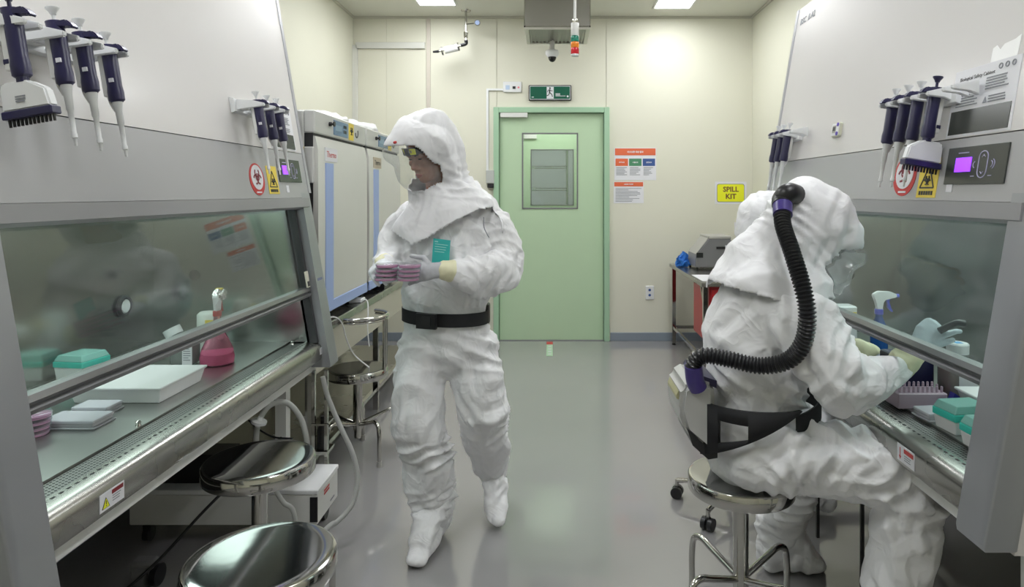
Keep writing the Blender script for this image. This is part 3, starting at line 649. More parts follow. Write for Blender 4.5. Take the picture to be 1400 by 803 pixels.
# ================================================================== PIPETTES
def make_pipette(label, loc, tilt, multi=False):
    """local +X points to the aisle, hangs down -Z from the hook at the origin"""
    t = thing('multichannel_pipette' if multi else 'pipette', label, 'pipette', (0, 0, 0))
    m_ = bmesh.new(); rings(m_, [(V((-.004, 0, .008)), V((.018, 0, 0)), V((0, .016, 0))), (V((0, 0, -.02)), V((.0185, 0, 0)), V((0, .0165, 0))), (V((0, 0, -.10)), V((.0175, 0, 0)), V((0, .016, 0))), (V((0, 0, -.116)), V((.0195, 0, 0)), V((0, .0175, 0))), (V((0, 0, -.137)), V((.019, 0, 0)), V((0, .017, 0))), (V((0, 0, -.142)), V((.013, 0, 0)), V((0, .013, 0)))], 16)
    h = obj('handle', m_, NAVY, t, 40)
    m_ = bmesh.new(); prism(m_, [(-.016, -.013, .004), (.03, -.012, .006), (.042, -.010, -.006), (.044, -.010, -.016), (.036, -.010, -.014), (.026, -.011, -.006), (.012, -.012, -.010), (-.014, -.013, -.012)], (0, .024, 0)); bmesh.ops.bevel(m_, geom=list(m_.edges), offset=.003, segments=2, affect='EDGES'); obj('finger_hook', m_, NAVY, t, 50)
    obj('ejector_arm', box(bmesh.new(), -.028, -.012, -.009, .009, -.125, -.012, .003), WHITEL, t)
    m_ = bmesh.new(); cyl(m_, (-.002, 0, .008), (-.002, 0, .026), .004, seg=10); lathe(m_, [(.006, .024), (.008, .030), (.014, .038), (.014, .041), (.008, .042)], (-.002, 0, 0), 18); obj('plunger', m_, NAVY if multi else WHITEP, t, 40)
    if multi:
        m_ = bmesh.new(); prism(m_, [(-.038, -.013, -.150), (.016, -.013, -.150), (.052, -.013, -.172), (.058, -.013, -.212), (-.046, -.013, -.212), (-.044, -.013, -.160)], (0, .026, 0)); bmesh.ops.bevel(m_, geom=list(m_.edges), offset=.004, segments=2, affect='EDGES'); hd = obj('channel_head', m_, WHITEP, t, 40)
        obj('manifold', box(bmesh.new(), -.048, .060, -.015, .015, -.228, -.211, .002), NAVY, t)
        m_ = bmesh.new()
        for i in range(12): cyl(m_, (-.042+i*.0086, 0, -.228), (-.042+i*.0086, 0, -.243), .0036, .003, 6)
        obj('nozzle', m_, BLACK, t, kind='stuff')
        obj('trigger', box(bmesh.new(), -.030, -.014, -.010, .010, -.112, -.098, .003), NAVY, t)
        obj('neck', cyl(bmesh.new(), (0, 0, -.14), (0, 0, -.152), .012, seg=14), NAVY, t)
        F = Face((0, -.0132, 0), (1, 0, 0), (0, 0, 1)); m_ = lines(F, bmesh.new(), -.012, .012, -.182, 3, .005, .003, .001, .3); obj('head_print', m_, INKG, t)
    else:
        obj('barrel', lathe(bmesh.new(), [(.012, -.140), (.012, -.150), (.0085, -.165), (.0078, -.20), (.0062, -.202), (.005, -.255), (.0062, -.257), (.0062, -.266), (.0035, -.268), (.0028, -.285)], (0, 0, 0), 14), mat('ivory barrel', (.66, .67, .67), .35), t, 40)
        m_ = tube(bmesh.new(), [(-.020, 0, -.12), (-.018, 0, -.14), (-.008, 0, -.165)], .004, 6, 4); obj('ejector_linkage', m_, WHITEL, t, 60)
        obj('volume_window', box(bmesh.new(), -.002, .009, -.0178, -.013, -.092, -.082), PAPER, t)
    t.location = loc; t.rotation_euler = tilt; ORI[t.name] = V(loc)
    return t
PTS = make_pipette('slim navy handled pipette, lowest and farthest of the four hanging nearest on the left cabinet', (0, 0, 0), (0, 0, 0))
MUL = make_pipette('white-headed multichannel pipette hanging at the left edge of the left cabinet', (0, 0, 0), (0, 0, 0), True)
TL = (0, -math.atan(SL), 0)                       # parallel to the sloped left front
TR = (0, -math.atan(SL), PI)
PTS.location = (-1.15, 1.705, 1.875); PTS.rotation_euler = TL
MUL.location = (-1.15, 1.40, 1.885); MUL.rotation_euler = TL
dup(PTS, (-1.15, 1.61, 1.885), rot=TL, label='navy handled pipette second nearest the bare end of the near left row')
dup(PTS, (-1.15, 1.525, 1.89), rot=TL, label='navy handled pipette beside the big multichannel pipette on the left cabinet')
for i, (y, lb) in enumerate(((2.568, 'nearest navy pipette of the small group beside the left cabinet notice'), (2.667, 'middle navy pipette of the small group beside the left cabinet notice'), (2.76, 'farthest navy pipette of the small group beside the left cabinet notice'))):
    dup(PTS, (-1.15, y, 1.855), rot=TL, label=lb)
for y, lb in ((2.158, 'farthest of three slim navy pipettes beside the right multichannel pipette'), (2.083, 'middle of three slim navy pipettes beside the right multichannel pipette'), (2.01, 'slim navy pipette next to the right multichannel pipette')):
    dup(PTS, (1.12, y, 1.80), rot=TR, label=lb)
dup(MUL, (1.12, 1.925, 1.80), rot=TR, label='multichannel pipette hanging over the round biohazard sticker side of the right cabinet')
for y, lb in ((3.262, 'farthest pipette of the distant rack on the right cabinet'), (3.19, 'middle pipette of the distant rack on the right cabinet'), (3.11, 'nearest pipette of the distant rack on the right cabinet')):
    dup(PTS, (1.115, y, 1.79), rot=TR, label=lb)
def holder(s, ys, z, px, xf, label, ext=0):
    t = thing('pipette_rack', label, 'rack', (xf(z, -.01), (min(ys)+max(ys))/2, z-.05))
    y0, y1 = min(ys)-.04-(ext if s > 0 else 0), max(ys)+.04
    m_ = profY(bmesh.new(), [(xf(z-.045, -.0005), z-.045), (xf(z+.015, -.0005), z+.015), (xf(z+.01, -.018), z+.01), (xf(z-.04, -.018), z-.04)], y0, y1); obj('rail', m_, WHITEP, t)
    for y in ys+([min(ys)-.12] if ext else []):
        xe = s*(px+.008); m_ = bmesh.new()
        xi = xf(z-.01, -.016)
        prism(m_, [(xi, y-.027, z-.035), (xi, y-.027, z+.008), (xe, y-.027, z+.004), (xe-s*.045, y-.027, z-.006), (xe-s*.045, y-.027, z-.018), (xe, y-.027, z-.024)], (0, .013, 0))
        prism(m_, [(xi, y+.017, z-.035), (xi, y+.017, z+.008), (xe, y+.017, z+.004), (xe-s*.045, y+.017, z-.006), (xe-s*.045, y+.017, z-.018), (xe, y+.017, z-.024)], (0, .013, 0))
        box(m_, min(xi, xe+s*.03), max(xi, xe+s*.03), y-.018, y+.018, z-.03, z+.002)
        bmesh.ops.bevel(m_, geom=list(m_.edges), offset=.0025, segments=2, affect='EDGES'); obj('arm', m_, WHITEP, t, 50)
holder(-1, [1.412, 1.525, 1.61, 1.705], 1.876, 1.15, xfL, 'white rack arms holding the near row of pipettes on the left cabinet')
holder(-1, [2.568, 2.667, 2.76], 1.855, 1.15, xfL, 'white rack arms holding the small pipette group on the left cabinet')
holder(1, [1.925, 2.01, 2.083, 2.158], 1.80, 1.12, xfR, 'white rack arms with multichannel and slim pipettes on the right cabinet', .01)
holder(1, [3.11, 3.19, 3.262], 1.79, 1.115, xfR, 'white rack holding three distant pipettes on the right cabinet', .01)
F = faceR(2.68, 1.755)
t = thing('timer', 'small white digital timer stuck on the right cabinet front', 'timer', F.p(0, 0)); obj('timer_body', rrect(F, bmesh.new(), -.035, .035, -.028, .03, .008, 0, .012), mat('timer yellowish', (.62, .62, .5), .4), t)
obj('timer_face', rrect(F, bmesh.new(), -.032, .032, -.024, .027, .006, .012, .014), WHITEP, t); obj('display', F.R(-.024, .008, -.012, .018, .014, .015), INSTL, t)
text('88', .026, F, -.008, .003, INK, t, z=.0155)
for y in (-.017, .02): m_ = bmesh.new(); F.disc(m_, .023, y, .008, .014, .017, 16); obj('button', m_, mat('violet button', (.12, .08, .5), .4), t)

# ================================================================== THINGS ON THE LEFT WORK SURFACE
ZW = .80
def tip_box(x, y, wx, wy, label, rot=0, z=ZW, hscale=1):
    t = thing('tip_box', label, 'box', (0, 0, 0)); h = .05*hscale
    m_ = bmesh.new(); rings4(m_, [(wx*.44, wy*.44, 0), (wx*.48, wy*.48, h)]); obj('base', m_, WHITEP, t)
    m_ = bmesh.new(); rings4(m_, [(wx*.5, wy*.5, h+.001), (wx*.5, wy*.5, h+.022)]); obj('rim', m_, TEAL, t)
    m_ = bmesh.new(); rings4(m_, [(wx*.49, wy*.49, h+.023), (wx*.40, wy*.42, h+.045)]); obj('lid', m_, mat('pale teal lid', (.38, .72, .66), .2, trans=.35, ior=1.2), t)
    t.location = (x, y, z); t.rotation_euler = (0, 0, rot); return t
def rings4(m_, L):
    R = [[m_.verts.new((sx*a, sy*b, z)) for sx, sy in ((-1, -1), (1, -1), (1, 1), (-1, 1))] for a, b, z in L]
    for A, D in zip(R, R[1:]):
        for i in range(4): m_.faces.new((A[i], A[(i+1) % 4], D[(i+1) % 4], D[i]))
    m_.faces.new(R[0][::-1]); m_.faces.new(R[-1]); bmesh.ops.bevel(m_, geom=list(m_.edges), offset=.002, segments=1, affect='EDGES')
TB = tip_box(-1.785, 2.50, .125, .13, 'teal and white tip box at the back of the left cabinet', -.15)
t = thing('sample_tube', 'orange-capped sample tube beside the near pillar in the left cabinet', 'tube', (-1.79, 2.215, ZW))
obj('tube_body', lathe(bmesh.new(), [(.004, 0), (.009, .012), (.009, .055)], (-1.79, 2.215, ZW), 14), CLEAR, t); obj('cap', lathe(bmesh.new(), [(.0115, .055), (.0115, .072), (.010, .073)], (-1.79, 2.215, ZW), 16), ORCAP, t); obj('tube_label', lathe(bmesh.new(), [(.0094, .02), (.0094, .045)], (-1.79, 2.215, ZW), 14), PAPER, t)
# white tray
t = thing('foam_tray', 'large white shallow tray in the middle of the left work surface', 'tray', (-1.45, 2.32, ZW))
m_ = bmesh.new(); rings4(m_, [(.142, .128, 0), (.152, .142, .048)]); bmesh.ops.translate(m_, verts=m_.verts, vec=(-1.45, 2.32, ZW)); obj('tray_body', m_, WHITEP, t)
m_ = bmesh.new(); rings4(m_, [(.158, .148, .048), (.158, .148, .056)]); bmesh.ops.translate(m_, verts=m_.verts, vec=(-1.45, 2.32, ZW)); obj('tray_rim', m_, WHITEP, t)
def plate(x, y, wx, wy, label, n=1, rot=0):
    t = thing('culture_plate', label, 'plate', (0, 0, 0))
    m_ = bmesh.new(); rings4(m_, [(wx*.5, wy*.5, 0), (wx*.5, wy*.5, .006)]); obj('flange', m_, FROST, t)
    m_ = bmesh.new(); rings4(m_, [(wx*.46, wy*.46, .006), (wx*.45, wy*.45, .022)]); obj('wells', m_, FROST, t)
    m_ = bmesh.new(); rings4(m_, [(wx*.475, wy*.475, .0165), (wx*.465, wy*.465, .0265)]); obj('lid', m_, FROST, t)
    t.location = (x, y, ZW); t.rotation_euler = (0, 0, rot); return t
P1 = plate(-1.435, 1.99, .17, .10, 'frosted multiwell plate in front of the white tray')
P2 = plate(-1.455, 2.105, .12, .085, 'frosted multiwell plate tucked between front plate and white tray')
# petri dishes
def make_dish(label, loc, group):
    t = thing('petri_dish', label, 'dish', (0, 0, 0), group)
    obj('dish_base', lathe(bmesh.new(), [(.041, 0), (.042, .001), (.042, .012)], (0, 0, 0), 28), CLEAR, t, 50)
    obj('medium', lathe(bmesh.new(), [(.0405, .0015), (.0405, .009)], (0, 0, 0), 28), PINKL, t, 50)
    obj('lid', lathe(bmesh.new(), [(.044, .0065), (.044, .0142), (.043, .015)], (0, 0, 0), 28), CLEAR, t, 50)
    t.location = loc; return t
g = 'petri dishes stacked on the left work surface'
LV = ('bottom', 'second lowest', 'second from top', 'topmost')
PD = make_dish('bottom pink petri dish in the stack by the near left pillar', (-1.505, 1.905, ZW), g)
for k in range(1, 4): dup(PD, (-1.505+.002*k, 1.905, ZW+.0165*k), group=g, label=LV[k]+' pink petri dish in the stack by the near left pillar')
# spray bottle builder
def spray(name, x, y, z, prof, bodym, liq, trig, label, neckz, rot, foil=False, head=WHITEP, collar=None):
    t = thing(name, label, 'spray bottle', (0, 0, 0))
    obj('bottle', lathe(bmesh.new(), prof, (0, 0, 0), 28), bodym, t, 60)
    if liq: obj('liquid', lathe(bmesh.new(), [(r*.93, zz) for r, zz in liq], (0, 0, 0), 28), PINKL if bodym == SPRAYP else BOTB, t, 60)
    obj('collar', lathe(bmesh.new(), [(.017, neckz-.004), (.017, neckz+.016), (.012, neckz+.018)], (0, 0, 0), 18), collar or trig, t, 40)
    m_ = bmesh.new(); n = neckz+.016
    prism(m_, [(-.012, -.011, n), (.013, -.011, n), (.012, -.011, n+.03), (.020, -.011, n+.042), (.070, -.011, n+.050), (.072, -.011, n+.062), (.045, -.011, n+.074), (-.005, -.011, n+.076), (-.028, -.011, n+.062), (-.024, -.011, n+.045), (-.012, -.011, n+.03)], (0, .022, 0)); bmesh.ops.bevel(m_, geom=list(m_.edges), offset=.003, segments=2, affect='EDGES'); obj('spray_head', m_, head, t, 50)
    m_ = bmesh.new(); prism(m_, [(.030, -.007, n+.048), (.044, -.007, n+.050), (.040, -.007, n+.03), (.048, -.007, n+.005), (.056, -.007, n-.008), (.050, -.007, n-.010), (.036, -.007, n+.006)], (0, .014, 0)); obj('trigger', m_, trig, t)
    obj('nozzle', cyl(bmesh.new(), (.071, 0, n+.056), (.082, 0, n+.056), .008, seg=12), trig, t)
    if foil:
        m_ = bmesh.new(); ell(m_, (.025, 0, n+.062), (.045, .026, .026)); bmesh.ops.subdivide_edges(m_, edges=m_.edges, cuts=1)
        for v in m_.verts: v.co += V(noise.noise_vector(v.co*70))*.007
        obj('foil_wrap', m_, FOIL, t); F_ = Face((-.05, -.02, n+.03), (1, 0, .35), (-.4, 0, 1)); obj('tag', F_.R(-.03, .03, -.012, .018, 0, .001), PAPER, t); obj('yellow_tape', box(bmesh.new(), .015, .035, -.012, .012, n+.086, n+.090), YEL, t)
    t.location = (x, y, z); t.rotation_euler = (0, 0, rot); return t
spray('spray_bottle', -1.374, 2.70, ZW, [(.058, 0), (.064, .004), (.066, .03), (.058, .065), (.040, .105), (.022, .145), (.015, .175), (.013, .20)], SPRAYP, [(.060, .005), (.066, .03), (.063, .045)], RED, 'pink flask-shaped spray bottle with red trigger and foil-wrapped head', .20, PI*.55, True)
t = thing('reagent_bottle', 'translucent reagent bottle with tilted white cap behind the white tray', 'bottle', (-1.50, 2.70, ZW))
m_ = bmesh.new(); box(m_, -1.55, -1.455, 2.66, 2.73, ZW, ZW+.10, .012, 3); obj('bottle_body', m_, mat('dull clear plastic', (.45, .48, .47), .2, trans=.6, ior=1.2), t, 50)
obj('cap', cyl(bmesh.new(), (-1.545, 2.695, ZW+.118), (-1.56, 2.695, ZW+.145), .034, seg=24), WHITEP, t, 40); obj('shoulder', cyl(bmesh.new(), (-1.52, 2.695, ZW+.09), (-1.545, 2.695, ZW+.12), .03, .022, 20), MATS['dull clear plastic'], t)
F = Face((-1.475, 2.6595, ZW+.05), (1, 0, 0), (0, 0, 1)); lbm = obj('bottle_label', F.R(-.02, .02, -.045, .045, 0, .0012), PAPER, t)
m_ = lines(F, bmesh.new(), -.015, .015, .03, 7, .009, .003, .002, .4); obj('small_print', m_, INKG, lbm)
t = thing('chemical_jar', 'off-white jar with yellow warning patch behind the pink spray bottle', 'jar', (-1.54, 2.93, ZW)); obj('jar_body', lathe(bmesh.new(), [(.038, 0), (.042, .005), (.042, .16), (.03, .172)], (-1.535, 2.93, ZW), 24), mat('jar white', (.62, .66, .62), .4), t, 50)
F = Face((-1.50, 2.885, ZW+.125), (1, .1, 0), (0, 0, 1)); obj('warning_patch', F.R(-.02, .014, -.018, .018, 0, .002), YEL, t)
for x, y in ((-1.20, 3.04), (-1.36, 1.72), (-1.62, 2.98)):
    if x != -1.36: obj('surface_knob', lathe(bmesh.new(), [(.009, 0), (.006, .006), (.009, .012), (.004, .016)], (x, y, ZW), 12), CHROME, CL, 40)
obj('surface_knob', lathe(bmesh.new(), [(.009, 0), (.006, .006), (.009, .012), (.004, .016)], (-1.245, 1.98, ZW), 12), CHROME, CL, 40)

# ================================================================== THINGS IN THE RIGHT CABINET
spray('spray_bottle', 1.36, 2.74, ZW, [(.030, 0), (.034, .004), (.034, .12), (.028, .15), (.014, .185), (.013, .20)], BOTB, None, mat('blue trigger plastic', (.06, .09, .55), .35), 'blue spray bottle with white head inside the right cabinet', .20, 0)
t = thing('chemical_jar', 'white box with yellow label at the far end of the right cabinet', 'box', (1.30, 2.93, ZW)); obj('box_body', B(1.26, 1.345, 2.90, 2.98, ZW, ZW+.20, bev=.006), WHITEP, t); obj('warning_patch', B(1.30, 1.34, 2.897, 2.90, ZW+.14, ZW+.175), YEL, t)
# culture bottle
x, y = 1.355, 2.20
t = thing('medium_bottle', 'square culture medium bottle with white cap in the right cabinet', 'bottle', (x, y, ZW)); obj('bottle_body', B(x-.05, x+.045, y-.04, y+.04, ZW, ZW+.145, bev=.012, seg=3), MATS['dull clear plastic'], t, 50)
obj('medium', B(x-.045, x+.040, y-.035, y+.035, ZW+.005, ZW+.115, bev=.008), mat('red medium', (.50, .10, .09), .2), t)
obj('neck', lathe(bmesh.new(), [(.04, .14), (.026, .16), (.024, .17)], (x, y, ZW), 20), MATS['dull clear plastic'], t, 50)
cp = obj('cap', lathe(bmesh.new(), [(.033, .165), (.034, .195), (.030, .20)], (x, y, ZW), 28), WHITEP, t, 40); obj('cap_mark', B(x-.012, x+.010, y-.014, y+.010, ZW+.2, ZW+.201), mat('sky blue print', (.05, .35, .7), .4), cp)
F = Face((x+.01, y-.0402, ZW+.07), (1, 0, 0), (0, 0, 1)); lbm = obj('bottle_label', F.R(-.03, .03, -.035, .05, 0, .001), PAPER, t); obj('label_mark', F.R(-.025, -.005, .035, .045, .001, .002), MATS['sky blue print'], lbm)
# navy ice block, tube rack, plates, tip boxes, tray
obj('cool_block', B(1.155, 1.30, 2.235, 2.33, ZW, ZW+.15, bev=.01, seg=2), mat('navy cool block', (.012, .012, .06), .35), None, label='dark navy cool block behind the tube rack under the gloved hand', cat='block')
t = thing('tube_rack', 'pale pink rack of upright tubes in front of the navy block', 'rack', (1.19, 2.17, ZW)); obj('rack_body', B(1.12, 1.28, 2.13, 2.215, ZW, ZW+.05, bev=.003), mat('pale mauve plastic', (.55, .42, .52), .35), t)
for i in range(10):
    for k in range(3): obj('tube', lathe(bmesh.new(), [(.004, .05), (.004, .068), (.002, .070)], (1.132+i*.0152, 2.145+k*.027, ZW), 8), MATS['pale mauve plastic'], t)
m_ = bmesh.new(); prism(m_, [(1.262, 2.10, ZW), (1.32, 2.10, ZW), (1.30, 2.10, ZW+.05), (1.285, 2.10, ZW+.06)], (0, .025, 0)); obj('tube_stand', m_, mat('royal blue plastic', (.03, .03, .35), .35), None, label='small royal blue wedge stand beside the pink tube rack', cat='stand')
plate(1.205, 2.05, .13, .085, 'frosted multiwell plate in front of the pink tube rack', rot=.1)
tip_box(1.215, 1.945, .13, .095, 'teal and white tip box on the right work surface', .12, hscale=.75)
tip_box(1.20, 1.80, .12, .09, 'teal tip box half hidden by the near right pillar', .05, hscale=.75)
t = thing('foam_tray', 'white open tray standing at the back right of the right cabinet', 'tray', (1.43, 2.0, ZW))
m_ = bmesh.new(); rings4(m_, [(.125, .155, 0), (.142, .172, .07)]); bmesh.ops.translate(m_, verts=m_.verts, vec=(1.44, 1.94, ZW)); obj('tray_body', m_, mat('tray off-white', (.62, .62, .60), .4), t)
m_ = bmesh.new(); rings4(m_, [(.148, .178, .07), (.148, .178, .078)]); bmesh.ops.translate(m_, verts=m_.verts, vec=(1.44, 1.94, ZW)); obj('tray_rim', m_, WHITEP, t)

# ================================================================== STOOLS
def stool(c, r, h, legs, label, a0, lr=.24, back=None):
    x, y = c; t = thing('lab_stool', label, 'stool', (x, y, 0))
    m_ = bmesh.new(); lathe(m_, [(r-.014, h-.050), (r-.002, h-.050), (r, h-.047), (r, h-.006), (r-.004, h-.001), (r-.009, h)], (x, y, 0), 64); obj('seat_rim', m_, CHROME, t, 40)
    m_ = bmesh.new(); lathe(m_, [(r-.009, h-.004), (r-.009, h+.0005), (r-.012, h+.001), (r*.8, h+.0006), (r*.4, h+.0002), (.001, h)], (x, y, 0), 64); obj('seat', m_, SEATM, t, 60)
    obj('column', cyl(bmesh.new(), (x, y, h*.30), (x, y, h-.045), .026, seg=20), CHROME, t, 40)
    obj('spindle', cyl(bmesh.new(), (x, y, h*.30-.05), (x, y, h*.30), .020, seg=16), CHROME, t, 40)
    for k in range(legs):
        a = a0+2*PI*k/legs; d = V((math.cos(a), math.sin(a), 0)); z = h*.30+.03; p = V((x, y, 0))
        pts = [p+d*.02+V((0, 0, z)), p+d*lr*.55+V((0, 0, z+.035)), p+d*(lr-.05)+V((0, 0, z+.052)), p+d*(lr-.012)+V((0, 0, z+.035)), p+d*lr+V((0, 0, z-.02)), p+d*lr+V((0, 0, .09)), p+d*lr+V((0, 0, .02))]
        l = obj('leg', tube(bmesh.new(), pts, .0115, 12, 5), CHROME, t, 60)
        obj('rubber_foot', cyl(bmesh.new(), p+d*lr, p+d*lr+V((0, 0, .03)), .016, .014, 14), INSTL, l, 40)
    if back:
        A0, A1, hz = back; m_ = bmesh.new()
        pts = [(x+r*.97*math.cos(A0+(A1-A0)*i/14), y+r*.97*math.sin(A0+(A1-A0)*i/14), hz) for i in range(15)]
        tube(m_, pts, .012, 10, 2); tube(m_, [V(p)-V((0, 0, .018)) for p in pts], .006, 8, 2); obj('backrest_hoop', m_, CHROME, t, 60)
        for a in (A0+(A1-A0)*.52, A0+(A1-A0)*.78): obj('back_post', cyl(bmesh.new(), (x+r*.97*math.cos(a), y+r*.97*math.sin(a), h-.03), (x+r*.97*math.cos(a), y+r*.97*math.sin(a), hz), .010, seg=12), CHROME, t, 40)
    return t
stool((-1.003, 2.257), .182, .59, 4, 'round steel stool under the left cabinet sill, second from the camera', .5)
stool((-.739, 1.672), .184, .577, 4, 'round steel stool nearest the camera, bottom left', .9)
stool((-1.114, 3.77), .170, .50, 5, 'round steel stool with a hoop backrest by the incubator bench', -.78, .235, (-1.75, 1.2, .80))
stool((.64, 2.235), .176, .544, 4, 'round steel stool the right worker sits on', .55, .235)
# office stool of the hidden worker
t = thing('caster_chair', 'five-star caster chair behind the right worker', 'chair', (.87, 3.14, 0))
obj('seat', lathe(bmesh.new(), [(.19, .46), (.21, .47), (.21, .51), (.18, .53)], (.87, 3.14, 0), 32), BLACK, t, 50)
obj('gas_column', cyl(bmesh.new(), (.87, 3.14, .10), (.87, 3.14, .46), .025, seg=14), CHROME, t)
for k in range(5):
    a = math.radians(158+72*k); d = V((math.cos(a), math.sin(a), 0)); p = V((.87, 3.14, 0)); e = p+d*.275
    m_ = bmesh.new(); cyl(m_, p+V((0, 0, .12)), e+V((0, 0, .085)), .014, .012, 10); cyl(m_, e+V((0, 0, .09)), e+V((0, 0, .055)), .010, seg=8)
    l = obj('star_leg', m_, CHROME, t, 50); n = V((-d.y, d.x, 0)); m_ = bmesh.new()
    for sgn in (-1, 1): cyl(m_, e+n*.006*sgn+V((0, 0, .028)), e+n*.026*sgn+V((0, 0, .028)), .028, seg=18)
    box(m_, e.x-.012, e.x+.012, e.y-.012, e.y+.012, .03, .06, .003); obj('caster', m_, BLACK, l, 40)

# ================================================================== LEFT BENCH, INCUBATORS
t = thing('lab_bench', 'stainless steel bench under the two incubators', 'bench', (-1.55, 4.6, 0))
obj('bench_top', B(-1.99, -1.15, 3.225, 6.1, .785, .83, bev=.004), STEEL, t)
obj('apron', B(-1.20, -1.17, 3.24, 6.05, .60, .784), mat('bench apron beige', (.50, .48, .40), .45), t)
for y in (3.30, 4.55, 5.95):
    for x in (-1.24, -1.95): obj('leg', B(x, x+.035, y, y+.035, 0, .784), CHROME, t)
for x in (-1.235,): obj('stretcher', B(x, x+.025, 3.335, 5.95, .13, .155), CHROME, t)
obj('lower_shelf', B(-1.93, -1.24, 3.30, 5.98, .10, .115), STEEL, t)
def incubator(y0, y1, label, plate_m):
    t = thing('incubator', label, 'incubator', (-1.55, (y0+y1)/2, .83)); XF = -1.18
    obj('body', B(-1.92, XF-.055, y0, y1, .86, 1.915, bev=.008), INCB, t)
    m_ = bmesh.new()
    for y in (y0+.05, y1-.1):
        for x in (-1.88, -1.28): box(m_, x, x+.05, y, y+.05, .83, .862)
    obj('foot', m_, BLACK, t)
    obj('header_panel', B(XF-.055, XF, y0, y1, 1.80, 1.915, bev=.006), INCB, t)
    obj('gap', B(XF-.06, XF-.012, y0+.01, y1-.01, .872, 1.80), GASKET, t)
    m_ = bmesh.new(); profY(m_, [(XF-.012, .885), (XF+.004, .885), (XF+.012, .95), (XF+.014, 1.33), (XF+.012, 1.72), (XF-.002, 1.785), (XF-.012, 1.787)], y0+.012, y1-.012)
    d = obj('door', m_, INCD, t, 30)
    F = Face((XF+.0135, 0, 0), (0, 1, 0), (0, 0, 1))
    obj('blue_strip', F.R(y0+.115, y0+.235, .93, 1.655, -.002, .003), BLUES, d); obj('blue_base_trim', B(XF-.012, XF+.016, y0+.012, y1-.012, .878, .935, bev=.003), BLUES, d)
    obj('brand_plate', F.R(y0+.11, y0+.30, 1.665, 1.735, -.003, .002), plate_m, d); text('Thermo', .046, F, y0+.205, 1.70, REDP if plate_m == PAPER else INK, d, z=.0024)
    for z in (1.55, 1.0): obj('hinge', B(XF-.05, XF-.004, y0-.012, y0+.012, z, z+.18, bev=.004), INCB, t)
    F = Face((XF+.0004, 0, 0), (0, 1, 0), (0, 0, 1))
    c = obj('control_display', F.R(y0+.28, y0+.52, 1.815, 1.895, 0, .004), BLUEP, t)
    obj('readout', F.R(y0+.30, y0+.41, 1.84, 1.87, .004, .005), mat('pale lcd', (.22, .33, .46), .3), c)
    m_ = bmesh.new()
    for i in range(2):
        for k in range(2): F.rect(m_, y0+.44+i*.03, y0+.46+i*.03, 1.835+k*.028, 1.852+k*.028, .004, .006)
    obj('keypad', m_, BLACK, c)
    k = lathe(bmesh.new(), [(.012, 0), (.012, .012), (.006, .014), (.006, .022), (.014, .023), (.014, .03)], (XF, y0+.215, 1.865), 14, (1, 0, 0)); obj('lock_knob', k, BLACK, t, 40)
    p = obj('hazard_label', F.R(y0+.545, y0+.635, 1.808, 1.905, 0, .002), YEL, t); biohazard(Face((XF+.001, y0+.59, 1.86), (0, 1, 0), (0, 0, 1)), 0, 0, .03, INK, p)
    m_ = bmesh.new(); Face((XF+.0004, 0, 0), (0, 1, 0), (0, 0, 1)).ring(m_, y0+.70, 1.86, .03, .008, .002, 180, 400); obj('round_mark', m_, INK, t)
    F2 = Face((-1.30, y0-.0005, 1.70), (1, 0, 0), (0, 0, 1))
    p = obj('side_sticker', F2.R(-.0, .075, -.03, .03, 0, .002), YEL, t); m_ = bmesh.new(); F2.poly(m_, [(.015, -.015), (.06, -.015), (.037, .018)], .002, .003); obj('sticker_symbol', m_, INK, p)
    return t
incubator(3.27, 4.16, 'white incubator with blue strip nearest the left cabinet', PAPER)
incubator(4.185, 5.07, 'second white incubator with blue strip, farther along the bench', mat('tan plate', (.5, .42, .33), .4))
def lump(name, c, r, m, amp, f, label=None, cat=None, parent=None, seg=32):
    m_ = bmesh.new(); ell(m_, c, r, seg=seg)
    for v in m_.verts:
        if v.co.z > c[2]-r[2]*.6: v.co += V(noise.noise_vector(v.co*f))*amp
        v.co.z = max(v.co.z, c[2]-r[2]*.62)
    return obj(name, m_, m, parent, 60, label=label, cat=cat)
lump('plastic_bag', (-1.36, 3.95, 1.915+.022), (.12, .26, .035), WHITEP, .03, 16, 'crumpled white plastic bag on top of the nearer incubator', 'bag')
lump('plastic_bag', (-1.38, 4.62, 1.915+.031), (.14, .25, .05), WHITEP, .03, 16, 'crumpled white plastic bag on top of the farther incubator', 'bag')
t = thing('power_adapter', 'black adapter box lying on the steel bench edge behind the standing worker', 'adapter', (-1.22, 4.62, .83)); m_ = bmesh.new(); prism(m_, [(-1.30, 4.55, .83), (-1.16, 4.55, .83), (-1.16, 4.55, .87), (-1.30, 4.55, .90)], (0, .14, 0)); obj('adapter_body', m_, BLACK, t)
t = thing('white_plug', 'small white plug lying on the steel bench edge', 'plug', (-1.20, 4.05, .83)); obj('plug_body', B(-1.24, -1.16, 4.0, 4.09, .831, .855, bev=.005), WHITEP, t)
obj('white_cable', tube(bmesh.new(), [(-1.19, 3.45, .838), (-1.16, 3.50, .84), (-1.135, 3.55, .80), (-1.125, 3.60, .70), (-1.10, 3.66, .60), (-1.03, 3.70, .52)], .004, 6, 6), WHITEP, None, 60, label='thin white cable dangling from the bench to the backrest stool', cat='cable')
obj('white_cable', tube(bmesh.new(), [(-1.17, 4.06, .845), (-1.14, 4.06, .83), (-1.13, 4.04, .76), (-1.13, 4.03, .66), (-1.12, 4.03, .56)], .004, 6, 6), WHITEP, None, 60, label='thin white cable hanging from the white plug on the bench', cat='cable')
t = thing('bench_socket', 'small white socket clipped on the near corner of the steel bench', 'socket', (-1.14, 3.27, .78)); obj('socket_body', B(-1.15, -1.13, 3.24, 3.30, .775, .825, bev=.004), WHITEP, t)

